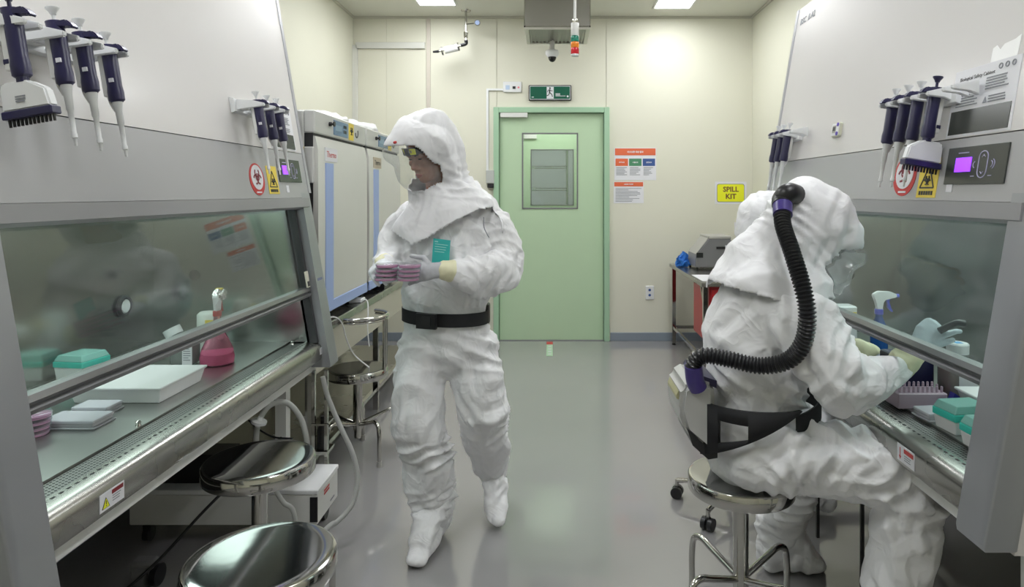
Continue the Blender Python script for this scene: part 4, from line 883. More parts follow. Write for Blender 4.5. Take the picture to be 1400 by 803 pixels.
# ================================================================== UNDER THE LEFT CABINET
t = thing('vacuum_pump', 'low white boxy pump unit on the floor under the left cabinet', 'machine', (-1.4, 3.0, 0))
YP0, YP1, XP = 2.80, 3.07, -1.0
obj('body', B(-1.80, XP, YP0, YP1, .085, .215, bev=.004), WHITEL, t)
obj('top_plate', B(-1.81, XP+.004, YP0-.004, YP1, .216, .236, bev=.003), WHITEP, t)
obj('front_strip', B(XP-.03, XP+.002, YP0-.003, YP0+.002, .10, .205), BLACK, t)
obj('dark_panel', B(-1.70, -1.42, YP0+.06, YP0+.20, .237, .36, bev=.004), BLACK, t)
obj('panel_bracket', B(-1.73, -1.705, YP0+.05, YP0+.21, .237, .38), WHITEP, t)
F = Face((XP+.0006, 0, 0), (0, 1, 0), (0, 0, 1)); 
m_ = bmesh.new(); lines(F, m_, YP0+.08, YP0+.15, .20, 2, .014, .009, .002, .1); obj('red_mark', m_, REDP, t)
m_ = bmesh.new(); lines(F, m_, YP0+.16, YP0+.22, .12, 1, .014, .008, .002, .1); obj('grey_mark', m_, INKG, t)
for x, y in ((-1.74, YP0+.04), (-1.05, YP0+.04), (-1.05, YP1-.04), (-1.74, YP1-.04)):
    m_ = bmesh.new(); cyl(m_, (x-.012, y, .032), (x+.012, y, .032), .032, seg=18); box(m_, x-.018, x+.018, y-.02, y+.02, .045, .086, .004); obj('caster', m_, BLACK, t, 40)
t = thing('dolly', 'grey twin caster dolly on the floor under the left cabinet near the front', 'dolly', (-1.535, 2.52, 0))
cx, cy = -1.535, 2.52
m_ = bmesh.new(); cyl(m_, (cx-.05, cy, .045), (cx-.005, cy, .045), .045, seg=20); box(m_, cx-.07, cx+.02, cy-.03, cy+.03, .05, .10, .01); obj('wheel_housing', m_, INSTG, t, 40); obj('wheel', cyl(bmesh.new(), (cx+.012, cy, .04), (cx+.035, cy, .04), .04, seg=20), BLACK, t, 40)
obj('power_cable', tube(bmesh.new(), [(-1.72, 2.4, .006), (-1.62, 2.42, .006), (-1.50, 2.50, .10), (-1.38, 2.62, .24), (-1.25, 2.74, .37), (-1.15, 2.80, .46)], .006, 8, 8), BLACK, None, 60, label='black power cable rising from the floor under the left cabinet', cat='cable')
def fl(px, py, Y): return V(((px-755)*Y/900, Y, 1.5-(py-264)*Y/900))
t = thing('suction_hose', 'milky looped hose with a disc filter above the second stool', 'hose', fl(352, 604, 2.62))
obj('hose_tube', tube(bmesh.new(), [fl(350, 612, 2.62), fl(351, 590, 2.62), fl(356, 572, 2.62), fl(370, 554, 2.65), fl(392, 551, 2.68), (fl(410, 570, 2.7)), fl(419, 600, 2.7), fl(422, 640, 2.72)], .011, 10, 8), HOSEW, t, 60)
obj('disc_filter', lathe(bmesh.new(), [(.008, -.02), (.012, -.008), (.03, -.005), (.03, .005), (.012, .008), (.008, .02)], fl(354, 577, 2.61), 20, (.3, 0, 1)), WHITEP, t, 40)
obj('drain_hose', tube(bmesh.new(), [fl(441, 515, 2.95), fl(449, 545, 2.95), fl(466, 585, 2.95), fl(482, 620, 2.93), fl(489, 655, 2.9), fl(481, 690, 2.85), fl(462, 713, 2.80), fl(448, 722, 2.75), V((-1.05, 2.62, .012))], .011, 10, 8), HOSEW, None, 60, label='long milky drain hose curving down to the floor beside the pump', cat='hose')
obj('short_hose', tube(bmesh.new(), [fl(375, 655, 2.66), fl(378, 672, 2.65), fl(388, 688, 2.64), fl(402, 703, 2.64), V((-1.0, 2.6, .03))], .010, 8, 8), HOSEW, None, 60, label='short milky hose hanging behind the stool column', cat='hose')
obj('black_lead', tube(bmesh.new(), [fl(340, 575, 2.75), fl(355, 588, 2.72), fl(375, 598, 2.7), fl(400, 600, 2.7)], .004, 6, 6), BLACK, None, 60, label='thin black lead behind the seat of the second stool', cat='cable')
t = thing('waste_flask', 'tall chrome holder with dark bottle beside the pump end', 'holder', (-1.10, 3.12, 0))
for dx in (-.03, .03): obj('holder_post', B(-1.10+dx-.008, -1.10+dx+.008, 3.11, 3.126, 0, .66), CHROME, t)
obj('bottle', lathe(bmesh.new(), [(.028, .28), (.028, .37), (.012, .40), (.012, .43)], (-1.10, 3.16, 0), 18), BLACK, t, 40)
obj('holder_shelf', B(-1.14, -1.06, 3.10, 3.20, .265, .28), CHROME, t)
obj('side_clip', B(-1.138, -1.062, 3.105, 3.195, .40, .41), CHROME, t)

# ================================================================== RIGHT SIDE FLOOR + BACK TABLE
t = thing('red_bin', 'dark red plastic container under the right cabinet sill', 'bin', (1.3, 2.6, 0)); m_ = bmesh.new(); rings4(m_, [(.15, .24, .44), (.165, .26, .63)]); bmesh.ops.translate(m_, verts=m_.verts, vec=(1.28, 2.66, 0)); obj('bin_body', m_, RED, t)
m_ = bmesh.new(); rings4(m_, [(.175, .27, .63), (.175, .27, .645)]); bmesh.ops.translate(m_, verts=m_.verts, vec=(1.28, 2.66, 0)); obj('bin_rim', m_, RED, t)
m_ = bmesh.new(); box(m_, 1.14, 1.42, 2.44, 2.88, .425, .44)
bs = obj('bin_stand', m_, BLACK, t)
for x in (1.15, 1.40):
    for y in (2.45, 2.86): obj('leg', B(x, x+.012, y, y+.012, 0, .425), BLACK, bs)
t = thing('steel_table', 'stainless steel side table in the back right corner', 'table', (1.6, 5.8, 0))
obj('table_top', B(1.165, 1.98, 5.13, 6.55, .765, .80, bev=.004), STEEL, t)
for x in (1.185, 1.93):
    for y in (5.16, 6.49): l = obj('leg', B(x, x+.035, y, y+.035, .02, .765), CHROME, t); obj('foot', lathe(bmesh.new(), [(.018, 0), (.018, .012), (.01, .022)], (x+.017, y+.017, 0), 12), BLACK, l)
obj('brace', cyl(bmesh.new(), (1.20, 5.20, .60), (1.20, 5.32, .765), .008, seg=8), CHROME, t)
obj('lower_rail', B(1.22, 1.93, 6.50, 6.52, .16, .19), CHROME, t); obj('lower_rail', B(1.19, 1.21, 5.195, 6.49, .16, .19), CHROME, t)
t = thing('red_cabinet', 'dark red drawer unit under the steel side table', 'cabinet', (1.5, 5.5, 0)); obj('unit_body', B(1.235, 1.75, 5.18, 5.75, .30, .764, bev=.005), RED, t)
for z in (.31, .53): d = obj('drawer', B(1.25, 1.735, 5.165, 5.18, z, z+.21, bev=.004), RED, t); obj('handle', B(1.42, 1.56, 5.15, 5.165, z+.13, z+.145), BLACK, d)
ZT = .80
t = thing('block_heater', 'grey bench instrument with slanted control panel on the side table', 'instrument', (1.49, 6.3, ZT)); n0_ = len(bpy.data.objects)
m_ = bmesh.new(); prism(m_, [(1.33, 5.98, ZT+.02), (1.66, 5.98, ZT+.02), (1.66, 5.98, ZT+.25), (1.45, 5.98, ZT+.25), (1.34, 5.98, ZT+.13)], (0, .36, 0)); bmesh.ops.bevel(m_, geom=list(m_.edges), offset=.008, segments=2, affect='EDGES'); obj('housing', m_, INSTG, t, 40)
m_ = bmesh.new(); prism(m_, [(1.338, 6.0, ZT+.128), (1.45, 6.0, ZT+.258), (1.46, 6.0, ZT+.252), (1.345, 6.0, ZT+.118)], (0, .32, 0)); cp = obj('control_slope', m_, INSTL, t)
obj('lid', B(1.45, 1.66, 5.985, 6.33, ZT+.25, ZT+.275, bev=.006), INSTL, t)
obj('label_front', B(1.34, 1.40, 5.976, 5.98, ZT+.10, ZT+.14), BLACK, t); obj('label_side', B(1.60, 1.65, 5.976, 5.98, ZT+.16, ZT+.20), PAPER, t); obj('latch', B(1.52, 1.60, 5.972, 5.98, ZT+.17, ZT+.19), BLACK, t)
m_ = bmesh.new()
for x in (1.34, 1.62):
    for y in (6.0, 6.3): cyl(m_, (x+.01, y, ZT), (x+.01, y, ZT+.022), .012, seg=10)
obj('foot', m_, BLACK, t)
for c in t.children: c.scale = (1, 1, 1.12)
t.location = (1.46, 6.30, ZT)
lump('blue_glove', (1.235, 6.25, ZT+.05), (.05, .055, .075), BLUEG, .055, 32, 'crumpled blue nitrile gloves at the left end of the side table', 'gloves')
t = thing('bottle_crate', 'dark bottle set with clear wrapped tops behind the grey instrument', 'bottles', (1.74, 5.9, ZT))
for i in range(2): obj('bottle', lathe(bmesh.new(), [(.035, 0), (.035, .20), (.015, .24), (.015, .27)], (1.70+i*.09, 5.86, ZT), 18), BLACK, t, 40)
obj('bottle_label', B(1.685, 1.72, 5.822, 5.825, ZT+.06, ZT+.10), PAPER, t); lump('clear_wrap', (1.74, 5.86, ZT+.30), (.09, .06, .045), CLEAR, .02, 20, parent=t)
obj('paper_sheet', B(1.19, 1.34, 5.22, 5.62, ZT, ZT+.002), PAPER, None, label='white paper sheet lying on the side table', cat='paper')
obj('marker_pen', cyl(bmesh.new(), (1.30, 5.32, ZT+.010), (1.36, 5.36, ZT+.010), .007, seg=10), BLACK, None, label='black marker pen on the white paper sheet', cat='pen')
t = thing('green_box', 'green plastic tray box at the near edge of the side table', 'box', (1.45, 5.25, ZT)); m_ = bmesh.new(); rings4(m_, [(.12, .09, 0), (.13, .10, .085)]); bmesh.ops.translate(m_, verts=m_.verts, vec=(1.49, 5.28, ZT)); obj('box_body', m_, GREENB, t)

# ================================================================== PEOPLE
def loft(bm, secs, ref, seg=18):
    """secs: (centre, a, b): a along ref, b across; rounded closed ends"""
    P = [V(s[0]) for s in secs]; ref = V(ref); out = []
    n = len(P)
    for i in range(n):
        t = (P[min(i+1, n-1)]-P[max(i-1, 0)]).normalized()
        u = ref-t*ref.dot(t); u.normalize(); v = t.cross(u)
        a, b = secs[i][1], secs[i][2]
        if i == 0:
            for k, sc in ((.8, .35), (.5, .75)): out.append((P[0]-t*min(a, b)*k, u*a*sc, v*b*sc))
        out.append((P[i], u*a, v*b))
        if i == n-1:
            for k, sc in ((.5, .75), (.8, .35)): out.append((P[-1]+t*min(a, b)*k, u*a*sc, v*b*sc))
    rings(bm, out, seg)
def voxel(bm, vs, smooth=3, fac=.5):
    bmesh.ops.recalc_face_normals(bm, faces=bm.faces)
    me = bpy.data.meshes.new('v'); bm.to_mesh(me); bm.free()
    o = bpy.data.objects.new('v', me); C.objects.link(o)
    r = o.modifiers.new('r', 'REMESH'); r.mode = 'VOXEL'; r.voxel_size = vs; r.adaptivity = 0
    s = o.modifiers.new('s', 'SMOOTH'); s.iterations = smooth; s.factor = fac
    bpy.context.view_layer.update()
    m2 = bpy.data.meshes.new_from_object(o.evaluated_get(bpy.context.evaluated_depsgraph_get()))
    bpy.data.objects.remove(o); bpy.data.meshes.remove(me)
    b = bmesh.new(); b.from_mesh(m2); bpy.data.meshes.remove(m2); b.normal_update(); return b
RW = random.Random(5)
WAVES = []
for k_ in range(9):
    g_ = V((RW.uniform(-1, 1), RW.uniform(-1, 1), RW.uniform(-1.1, 1.1))).normalized()
    WAVES.append((g_, RW.uniform(.10, .19) if k_ < 5 else RW.uniform(.045, .08), RW.random(), 1.0 if k_ < 5 else .52))
def tri(x): x = x-math.floor(x); return 4*abs(x-.5)-1
def crease(p, seed, st=(1, 1, 1)):
    """flat facets meeting in sharp creases, like stiff non-woven fabric"""
    q = V((p.x*st[0], p.y*st[1], p.z*st[2]))+V((seed*.31, seed*.17, seed*.23))
    w_ = V(noise.noise_vector(q*4.5)); h = 0
    for k, (g_, lam, ph, A) in enumerate(WAVES):
        m = max(0, .25+1.6*noise.noise(q*3.3+V((k*7.1, seed, 0))))
        h += A*m*tri(q.dot(g_)/lam+ph+w_[k % 3]*(.9 if A == 1 else 1.4))
    return h*.26+(.25-abs(noise.noise(q*9)))*.35
def wrinkle(b, seed, amp, st=(1, 1, 1), fmask=None, bands=()):
    """bands: (centre, axis, half-length, radius, amplitude, waves) gathered folds round a joint"""
    N = [(v, v.normal.copy()) for v in b.verts]
    for v, n in N:
        p = v.co.copy(); d = crease(p, seed, st)*amp*(fmask(p) if fmask else 1)
        for c, ax, L, R, A, wv in bands:
            r = p-V(c); ax = V(ax).normalized(); s = r.dot(ax)
            if abs(s) < L and (r-ax*s).length < R:
                m = (1-(s/L)**2); ph = s/L*wv*PI+noise.noise(p*6+V((seed, 0, 0)))*4.5
                d += A*m*(1-2*abs(math.sin(ph)))*.5*(.35+1.3*max(0, noise.noise(p*5+V((seed*2, 3, 0)))+.25))
        v.co = p+n*d
    b.normal_update(); return b
def hand(palm, wrist, fdir, nrm, side, curls, size=1.0, thumb=None, m=GLOVEW, name='glove', parent=None, label=None, spread=.10, cuff=None):
    """palm centre, wrist point, finger direction, palm-back normal, side=+1 thumb on +lateral; curls per finger"""
    f = V(fdir).normalized(); n = V(nrm); n = (n-f*n.dot(f)).normalized(); l = f.cross(n)*side
    P, W = V(palm), V(wrist); S = size; bm = bmesh.new()
    loft(bm, [(W, .032*S, .026*S), (W.lerp(P, .5), .034*S, .022*S), (P-f*.01*S, .040*S, .019*S), (P+f*.028*S, .041*S, .016*S)], l)
    L = (.072, .080, .075, .060)
    for i in range(4):
        o = (1.5-i)*.021*S; d = (f+l*spread*(1.5-i)).normalized(); p = P+f*.034*S+l*o; c = curls[i] if isinstance(curls, (list, tuple)) else curls
        ang = 0; pts = [p-f*.02*S]; rr = .0095*S
        for seg_, fr in enumerate((.45, .31, .24)):
            ang += c*(.8, 1.0, .7)[seg_]
            dd = d*math.cos(ang)-n*math.sin(ang); pts.append(pts[-1]+dd*L[i]*S*fr*(1.35 if seg_ == 0 else 1))
        secs = []
        for k, pt in enumerate(pts): secs.append((pt, rr*(1.05-.09*k), rr*(1.05-.09*k)))
        loft(bm, secs, l, 10)
    th = thumb or (.7, .55, .3)
    b0 = P-f*.025*S+l*.028*S; d1 = (l*th[0]+f*th[1]-n*th[2]).normalized(); d2 = (l*th[0]*.35+f*(th[1]+.5)-n*th[2]*1.3).normalized()
    loft(bm, [(b0, .014*S, .014*S), (b0+d1*.034*S, .0125*S, .012*S), (b0+d1*.034*S+d2*.030*S, .0105*S, .010*S), (b0+d1*.034*S+d2*.052*S, .009*S, .008*S)], f, 10)
    b = voxel(bm, .0032, 2)
    for v in b.verts: v.co += v.normal*crease(v.co*4, 3)*.0018
    o = obj(name, b, m, parent, 180, label=label)
    return o
def head(bm, Cc, F, U, S=1.0):
    """head surface: Cc skull centre, F face direction, U up"""
    F = V(F).normalized(); U = V(U); U = (U-F*U.dot(F)).normalized(); L = U.cross(F)
    R = Matrix((L, F, U)).transposed()
    def at(x, y, z): return V(Cc)+(L*x+F*y+U*z)*S
    ell(bm, at(0, -.008, .025), (.078*S, .098*S, .095*S), R)
    ell(bm, at(0, .028, -.045), (.062*S, .062*S, .075*S), R)
    ell(bm, at(0, .060, -.092), (.030*S, .026*S, .022*S), R)
    for sx in (-1, 1):
        ell(bm, at(sx*.040, .062, -.020), (.024*S, .024*S, .022*S), R, 16)
        ell(bm, at(sx*.030, .078, .020), (.026*S, .015*S, .010*S), R, 16)
        ell(bm, at(sx*.079, -.005, -.012), (.010*S, .018*S, .030*S), R, 14)
        ell(bm, at(sx*.030, .079, .001), (.014*S, .010*S, .008*S), R, 14)
        ell(bm, at(sx*.010, .098, -.036), (.010*S, .012*S, .008*S), R, 12)
    loft(bm, [(at(0, .084, .010), .008*S, .009*S), (at(0, .096, -.012), .009*S, .010*S), (at(0, .108, -.032), .012*S, .011*S)], L, 12)
    ell(bm, at(0, .082, -.063), (.024*S, .014*S, .007*S), R, 16); ell(bm, at(0, .080, -.073), (.020*S, .014*S, .008*S), R, 16)
    loft(bm, [(at(0, -.02, -.05), .055*S, .055*S), (at(0, -.045, -.16), .056*S, .056*S)], L)
    return at, R, L
def face_bits(at, R, L, parent, S=1.0):
    for sx in (-1, 1):
        m_ = bmesh.new(); ell(m_, at(sx*.030, .0825, .002), (.011*S, .0085*S, .0038*S), R, 14); e = obj('eye', m_, mat('eye dark', (.03, .02, .02), .2), parent, 180)
        m_ = bmesh.new(); loft(m_, [(at(sx*.014, .092, .019), .003, .0035), (at(sx*.032, .091, .023), .003, .004), (at(sx*.050, .078, .018), .002, .0025)], L, 8); obj('eyebrow', m_, HAIR, parent, 180)
    m_ = bmesh.new(); loft(m_, [(at(-.019, .088, -.067), .002, .003), (at(-.006, .0965, -.0635), .004, .0055), (at(.006, .0965, -.0635), .004, .0055), (at(.019, .088, -.067), .002, .003)], V((0, 0, 1)), 10)
    loft(m_, [(at(-.015, .088, -.072), .003, .003), (at(0, .0945, -.0755), .005, .0055), (at(.015, .088, -.072), .003, .003)], V((0, 0, 1)), 10); obj('lips', m_, LIP, parent, 180)
    m_ = bmesh.new(); ell(m_, at(0, -.012, .040), (.086*S, .104*S, .094*S), R)
    for v in m_.verts:
        d = v.co-at(0, 0, 0); u = (at(0, 0, 1)-at(0, 0, 0)).dot(d); f = (at(0, 1, 0)-at(0, 0, 0)).dot(d)
        if f > .04 and u < .050: v.co -= (at(0, 1, 0)-at(0, 0, 0))*(.10*min(1, (f-.04)/.02))
        v.co += V(noise.noise_vector(v.co*40))*.004
    obj('hair', m_, HAIR, parent, 180)
def hood_shell(b, at, L, F, U, win, parent, name='hood', bulge=.0, cut=None, label=None, farfm=None, vm=None):
    """cut the visor window out of the hood surface; the removed patch becomes the clear visor"""
    F, U, L = V(F), V(U), V(L); c = at(0, 0, 0)
    (x0, x1, z0, z1, fm) = win
    def inside(p):
        d = p-c; x, f, z = L.dot(d), F.dot(d), U.dot(d)
        if f < (farfm if farfm is not None and x < 0 else fm): return False
        cx, cz, hx, hz = (x0+x1)/2, (z0+z1)/2, (x1-x0)/2, (z1-z0)/2
        return abs((x-cx)/hx)**4+abs((z-cz)/hz)**4 < 1
    vis = b.copy()
    kill = [f for f in b.faces if inside(f.calc_center_median()) or (cut and cut(f.calc_center_median()))]
    bmesh.ops.delete(b, geom=kill, context='FACES')
    keep = [f for f in vis.faces if not inside(f.calc_center_median())]
    bmesh.ops.delete(vis, geom=keep, context='FACES')
    for v in vis.verts:
        d = v.co-c; x, z = L.dot(d), U.dot(d); k = max(0, 1-((x-(x0+x1)/2)/((x1-x0)/2))**4)*max(0, 1-((z-(z0+z1)/2)/((z1-z0)/2))**4); v.co += F*bulge*k
    for _ in range(8): bmesh.ops.smooth_vert(vis, verts=vis.verts, factor=.5, use_axis_x=True, use_axis_y=True, use_axis_z=True)
    ho = obj(name, b, HOODM, parent, 180, label=label, recalc=False)
    s = ho.modifiers.new('thickness', 'SOLIDIFY'); s.thickness = .003; s.offset = -1
    vo = obj('visor', vis, vm or VISOR, parent, 180, recalc=False)
    return ho, vo

# ---------------- person 1, standing
P = thing('person', 'standing person in white coverall and hood holding pink petri dishes', 'person', (-.44, 2.87, 0))
hc = V((-.522, 2.80, 1.668)); hf = V((-.58, -.74, -.36)).normalized(); hu = V((-.20, -.25, .92)); hu = (hu-hf*hu.dot(hf)).normalized()
bm = bmesh.new(); at, R, L = head(bm, hc, hf, hu, .98)
loft(bm, [((-.50, 2.87, 1.55), .055, .055), ((-.47, 2.88, 1.45), .075, .065), ((-.46, 2.87, 1.30), .15, .10), ((-.46, 2.87, 1.05), .13, .09), ((-.46, 2.87, .90), .14, .10)], (1, -.3, 0))
b = voxel(bm, .0045, 2, .4); body = obj('body', b, SKIN, P, 180); face_bits(at, R, L, P, .98)
lat = V((.94, -.30, 0))
bm = bmesh.new()
loft(bm, [((-.455, 2.87, .80), .185, .13), ((-.46, 2.87, .90), .188, .135), ((-.467, 2.865, .975), .178, .125), ((-.462, 2.86, 1.08), .195, .14), ((-.460, 2.86, 1.22), .205, .15), ((-.455, 2.87, 1.34), .21, .145), ((-.46, 2.88, 1.43), .16, .12), ((-.47, 2.87, 1.50), .08, .08)], lat, 24)
# legs
loft(bm, [((-.545, 2.86, .84), .115, .125), ((-.575, 2.83, .68), .112, .12), ((-.565, 2.79, .50), .112, .112), ((-.535, 2.82, .34), .110, .105), ((-.522, 2.85, .20), .098, .095), ((-.515, 2.86, .12), .085, .085)], (1, 0, 0))
loft(bm, [((-.36, 2.88, .84), .115, .125), ((-.325, 2.87, .70), .115, .12), ((-.30, 2.85, .56), .110, .110), ((-.295, 2.94, .42), .105, .10), ((-.29, 3.04, .28), .085, .085), ((-.285, 3.09, .20), .072, .075)], (1, 0, 0))
# arms: his left (viewer right)
loft(bm, [((-.33, 2.88, 1.395), .085, .085), ((-.265, 2.87, 1.36), .090, .088), ((-.225, 2.86, 1.26), .092, .085), ((-.212, 2.83, 1.165), .090, .085)], (1, 0, 0))
loft(bm, [((-.205, 2.82, 1.165), .082, .080), ((-.26, 2.73, 1.16), .088, .070), ((-.33, 2.68, 1.165), .075, .060), ((-.395, 2.64, 1.182), .052, .046)], (0, .2, 1))
loft(bm, [((-.24, 2.76, 1.13), .05, .05), ((-.31, 2.70, 1.105), .05, .045)], (0, 0, 1))
loft(bm, [((-.60, 2.90, 1.395), .080, .085), ((-.655, 2.90, 1.34), .085, .085), ((-.690, 2.88, 1.25), .078, .080), ((-.695, 2.83, 1.18), .072, .072)], (1, 0, 0))
loft(bm, [((-.695, 2.83, 1.18), .068, .068), ((-.685, 2.74, 1.19), .062, .060), ((-.675, 2.66, 1.215), .046, .046)], (0, .2, 1))
b = voxel(bm, .0062, 6)
wrinkle(b, 1, .040, (1, 1, .8), lambda p: 1.0 if p.z < .93 or abs(p.x+.46) > .17 else .75,
        [((-.555, 2.80, .41), (.15, 0, 1), .07, .2, .024, 1.3), ((-.525, 2.85, .22), (-.2, 0, 1), .06, .2, .016, 1.2), ((-.30, 2.90, .47), (.1, -.4, 1), .08, .2, .022, 1.5), ((-.46, 2.87, .80), (0, 0, 1), .12, .35, .014, 2), ((-.26, 2.73, 1.15), (.8, .5, 0), .15, .14, .018, 3), ((-.23, 2.86, 1.27), (0, 0, 1), .12, .12, .014, 2.5), ((-.69, 2.84, 1.24), (0, .3, 1), .12, .14, .012, 2)])
obj('coverall', b, TYVEK, P, 180)
# zip flap
m_ = bmesh.new(); pth = [V((-.505, 2.725, .90+.045*i)) for i in range(14)]
# boot covers
def boot(ank, heel, toe, r, name_parent, seed, top):
    bm = bmesh.new(); ank, heel, toe = V(ank), V(heel), V(toe); d = (toe-heel).normalized(); sd = V((0, 0, 1)).cross(d).normalized()
    loft(bm, [(ank+V((0, 0, top)), r*1.12, r*1.15), (ank, r*1.02, r*1.05), (ank.lerp(heel, .6)+d*.01, r*.80, r*.85)], sd)
    loft(bm, [(heel+V((0, 0, .045)), .050, .044), (heel.lerp(toe, .35)+V((0, 0, .058)), .056, .052), (heel.lerp(toe, .7)+V((0, 0, .038)), .055, .034), (toe-d*.03+V((0, 0, .026)), .036, .020)], sd)
    loft(bm, [(ank, r*.9, r*.9), (ank.lerp(toe, .35)+V((0, 0, .02)), r*.75, r*.6), (ank.lerp(toe, .65), r*.6, r*.40)], sd)
    b = voxel(bm, .006, 4); wrinkle(b, seed, .030, (1, 1, 1.4), None, [(ank, (0, 0, 1), .09, .14, .012, 2.5)])
    for v in b.verts:
        if v.co.z < .004: v.co.z = .004
    return obj('boot_cover', b, TYVEK, name_parent, 180)
boot((-.515, 2.86, .16), (-.505, 2.90, .0), (-.552, 2.59, .0), .085, P, 2, .05)
boot((-.285, 3.10, .20), (-.275, 3.15, .10), (-.245, 2.90, .0), .066, P, 4, .05)
# hood with cape
hl = L
bm = bmesh.new()
ell(bm, at(-.010, .0, .042), (.138, .160, .146), R, 28)
ell(bm, at(-.030, .085, .055), (.118, .085, .080), R, 24)
ell(bm, at(-.020, .075, -.055), (.105, .072, .098), R, 24)
ell(bm, at(-.01, -.05, .00), (.125, .11, .14), R, 24)
loft(bm, [(at(0, -.03, -.02), .125, .125), ((-.50, 2.86, 1.56), .130, .125), ((-.475, 2.87, 1.50), .160, .140), ((-.462, 2.872, 1.44), .215, .160), ((-.455, 2.865, 1.36), .262, .185), ((-.452, 2.86, 1.24), .275, .200)], lat, 28)
b = voxel(bm, .0075, 5)
def capecut(p):
    if p.z > 1.5: return False
    s = (p-V((-.455, 2.86, 0))).dot(lat)/.27     # across the shoulders, -1..1
    fr = -(p-V((-.455, 2.86, 0))).dot(V((.30, .94, 0)))
    zc = 1.40+.05*max(0, s)-.115*max(0, 1-abs(s+.27)*1.05) if fr > 0 else 1.33
    return p.z < zc
fm_ = hf
def hmask(p):
    d = p-hc
    return .3 if hf.dot(d) > .06 and p.z > 1.5 else 1.0
wrinkle(b, 6, .030, (1, 1, .7), hmask, [((-.45, 2.87, 1.555), (.2, 0, 1), .09, .22, .014, 2.5)])
hood_shell(b, at, L, hf, hu, (-.175, .094, -.128, .086, .035), P, bulge=.012, cut=capecut, farfm=-.01)
F = Face(at(0.0, .165, .062), -L, hu); pts = [(-.002, -.006), (.046, -.012), (.052, .010), (-.004, .012)]
# dark brow band and yellow name strip inside the visor top
m_ = bmesh.new(); n_ = 14
for i in range(n_):
    a0, a1 = math.radians(-28+96*i/n_), math.radians(-28+96*(i+1)/n_)
    A = [at(.084*math.sin(a), .012+.102*math.cos(a), z) for a in (a0, a1) for z in (.028, .060)]
    f4 = [m_.verts.new(A[k]) for k in (0, 2, 3, 1)]; m_.faces.new(f4)
bmesh.ops.remove_doubles(m_, verts=m_.verts, dist=.001); ho = obj('headband', m_, BLACK, P, 180); md = ho.modifiers.new('t', 'SOLIDIFY'); md.thickness = .004
fc = math.radians(-2); ctr = at(.018, .116, .044)
F = Face(ctr, -L, hu); yl = obj('name_strip', F.poly(bmesh.new(), [(-.034, -.012), (.034, -.014), (.042, .014), (-.036, .012)], 0, .0015), YELB, P)
m_ = bmesh.new(); F = Face(ctr+hf*.0015, -L, hu)
for i in range(3): F.rect(m_, -.012+i*.012, -.006+i*.012, -.005, .006, 0, .001)
obj('strip_marks', m_, INKG, yl)
m_ = bmesh.new(); ell(m_, at(.02, .176, .105), (.008, .008, .006), R, 12); obj('red_dot', m_, REDP, P, 180)
# belt
def belt(c, a, b_, z0, z1, ref, m, name, parent, tilt=V((0, 0, 0)), buckle=None, thick=.004, arc=None, seed=0):
    u = V(ref).normalized(); v = V((0, 0, 1)).cross(u); bm = bmesh.new(); N = 64; A = []
    for i in range(N):
        t = 2*PI*i/N
        for z in (z0, z1):
            p = V(c)+u*a*math.cos(t)+v*b_*math.sin(t); p.z = z+(p-V(c)).dot(tilt)
            q_ = p+(p-V((c[0], c[1], p.z))).normalized()*thick
            A.append((bm.verts.new(p), bm.verts.new(q_)))
    for i in range(N):
        if arc and arc[0] < 360*i/N < arc[1]: continue
        a0, a1, b0, b1 = A[2*i], A[2*i+1], A[(2*i+2) % (2*N)], A[(2*i+3) % (2*N)]
        bm.faces.new((a0[1], b0[1], b1[1], a1[1])); bm.faces.new((a0[0], a1[0], b1[0], b0[0])); bm.faces.new((a0[0], b0[0], b0[1], a0[1])); bm.faces.new((a1[0], a1[1], b1[1], b1[0]))
    return obj(name, bm, m, parent, 60)
belt((-.466, 2.865, 0), .192, .142, .945, 1.000, lat, BLACKW, 'belt', P, tilt=V((-.02, 0, 0)))
F = Face((-.505, 2.865-.152, .972), lat, (0, 0, 1)); bk = obj('buckle', F.R(-.055, .035, -.031, .031, 0, .016), BLACK, P)
obj('buckle_slot', F.R(-.03, .012, -.02, .02, .016, .019), GASKET, bk)
obj('belt_pack', box(bmesh.new(), -.50, -.30, 3.005, 3.09, .88, 1.03, .02, 3), BLACK, P, 40)
obj('belt_clip', box(bmesh.new(), -.302, -.272, 2.83, 2.90, .93, 1.02, .008, 2), BLACK, P, 40)
# card on the chest
F = Face((-.452, 2.672, 1.262), (.95, -.18, -.10), (.06, .05, 1)); cd = obj('chest_card', F.R(-.035, .038, -.055, .05, 0, .002), TEALC, P)
m_ = bmesh.new(); lines(F, m_, -.026, .030, .03, 4, .010, .003, .003, .3); F.rect(m_, -.028, -.014, .036, .041, .0015, .003); obj('card_print', m_, mat('pale teal print', (.35, .7, .68), .4), cd)
m_ = tube(bmesh.new(), [(-.285, 2.735, 1.40), (-.283, 2.728, 1.36), (-.27, 2.725, 1.33), (-.262, 2.735, 1.315)], .0022, 6, 4); obj('sleeve_seam', m_, INKG, P)
# zip placket
m_ = bmesh.new()
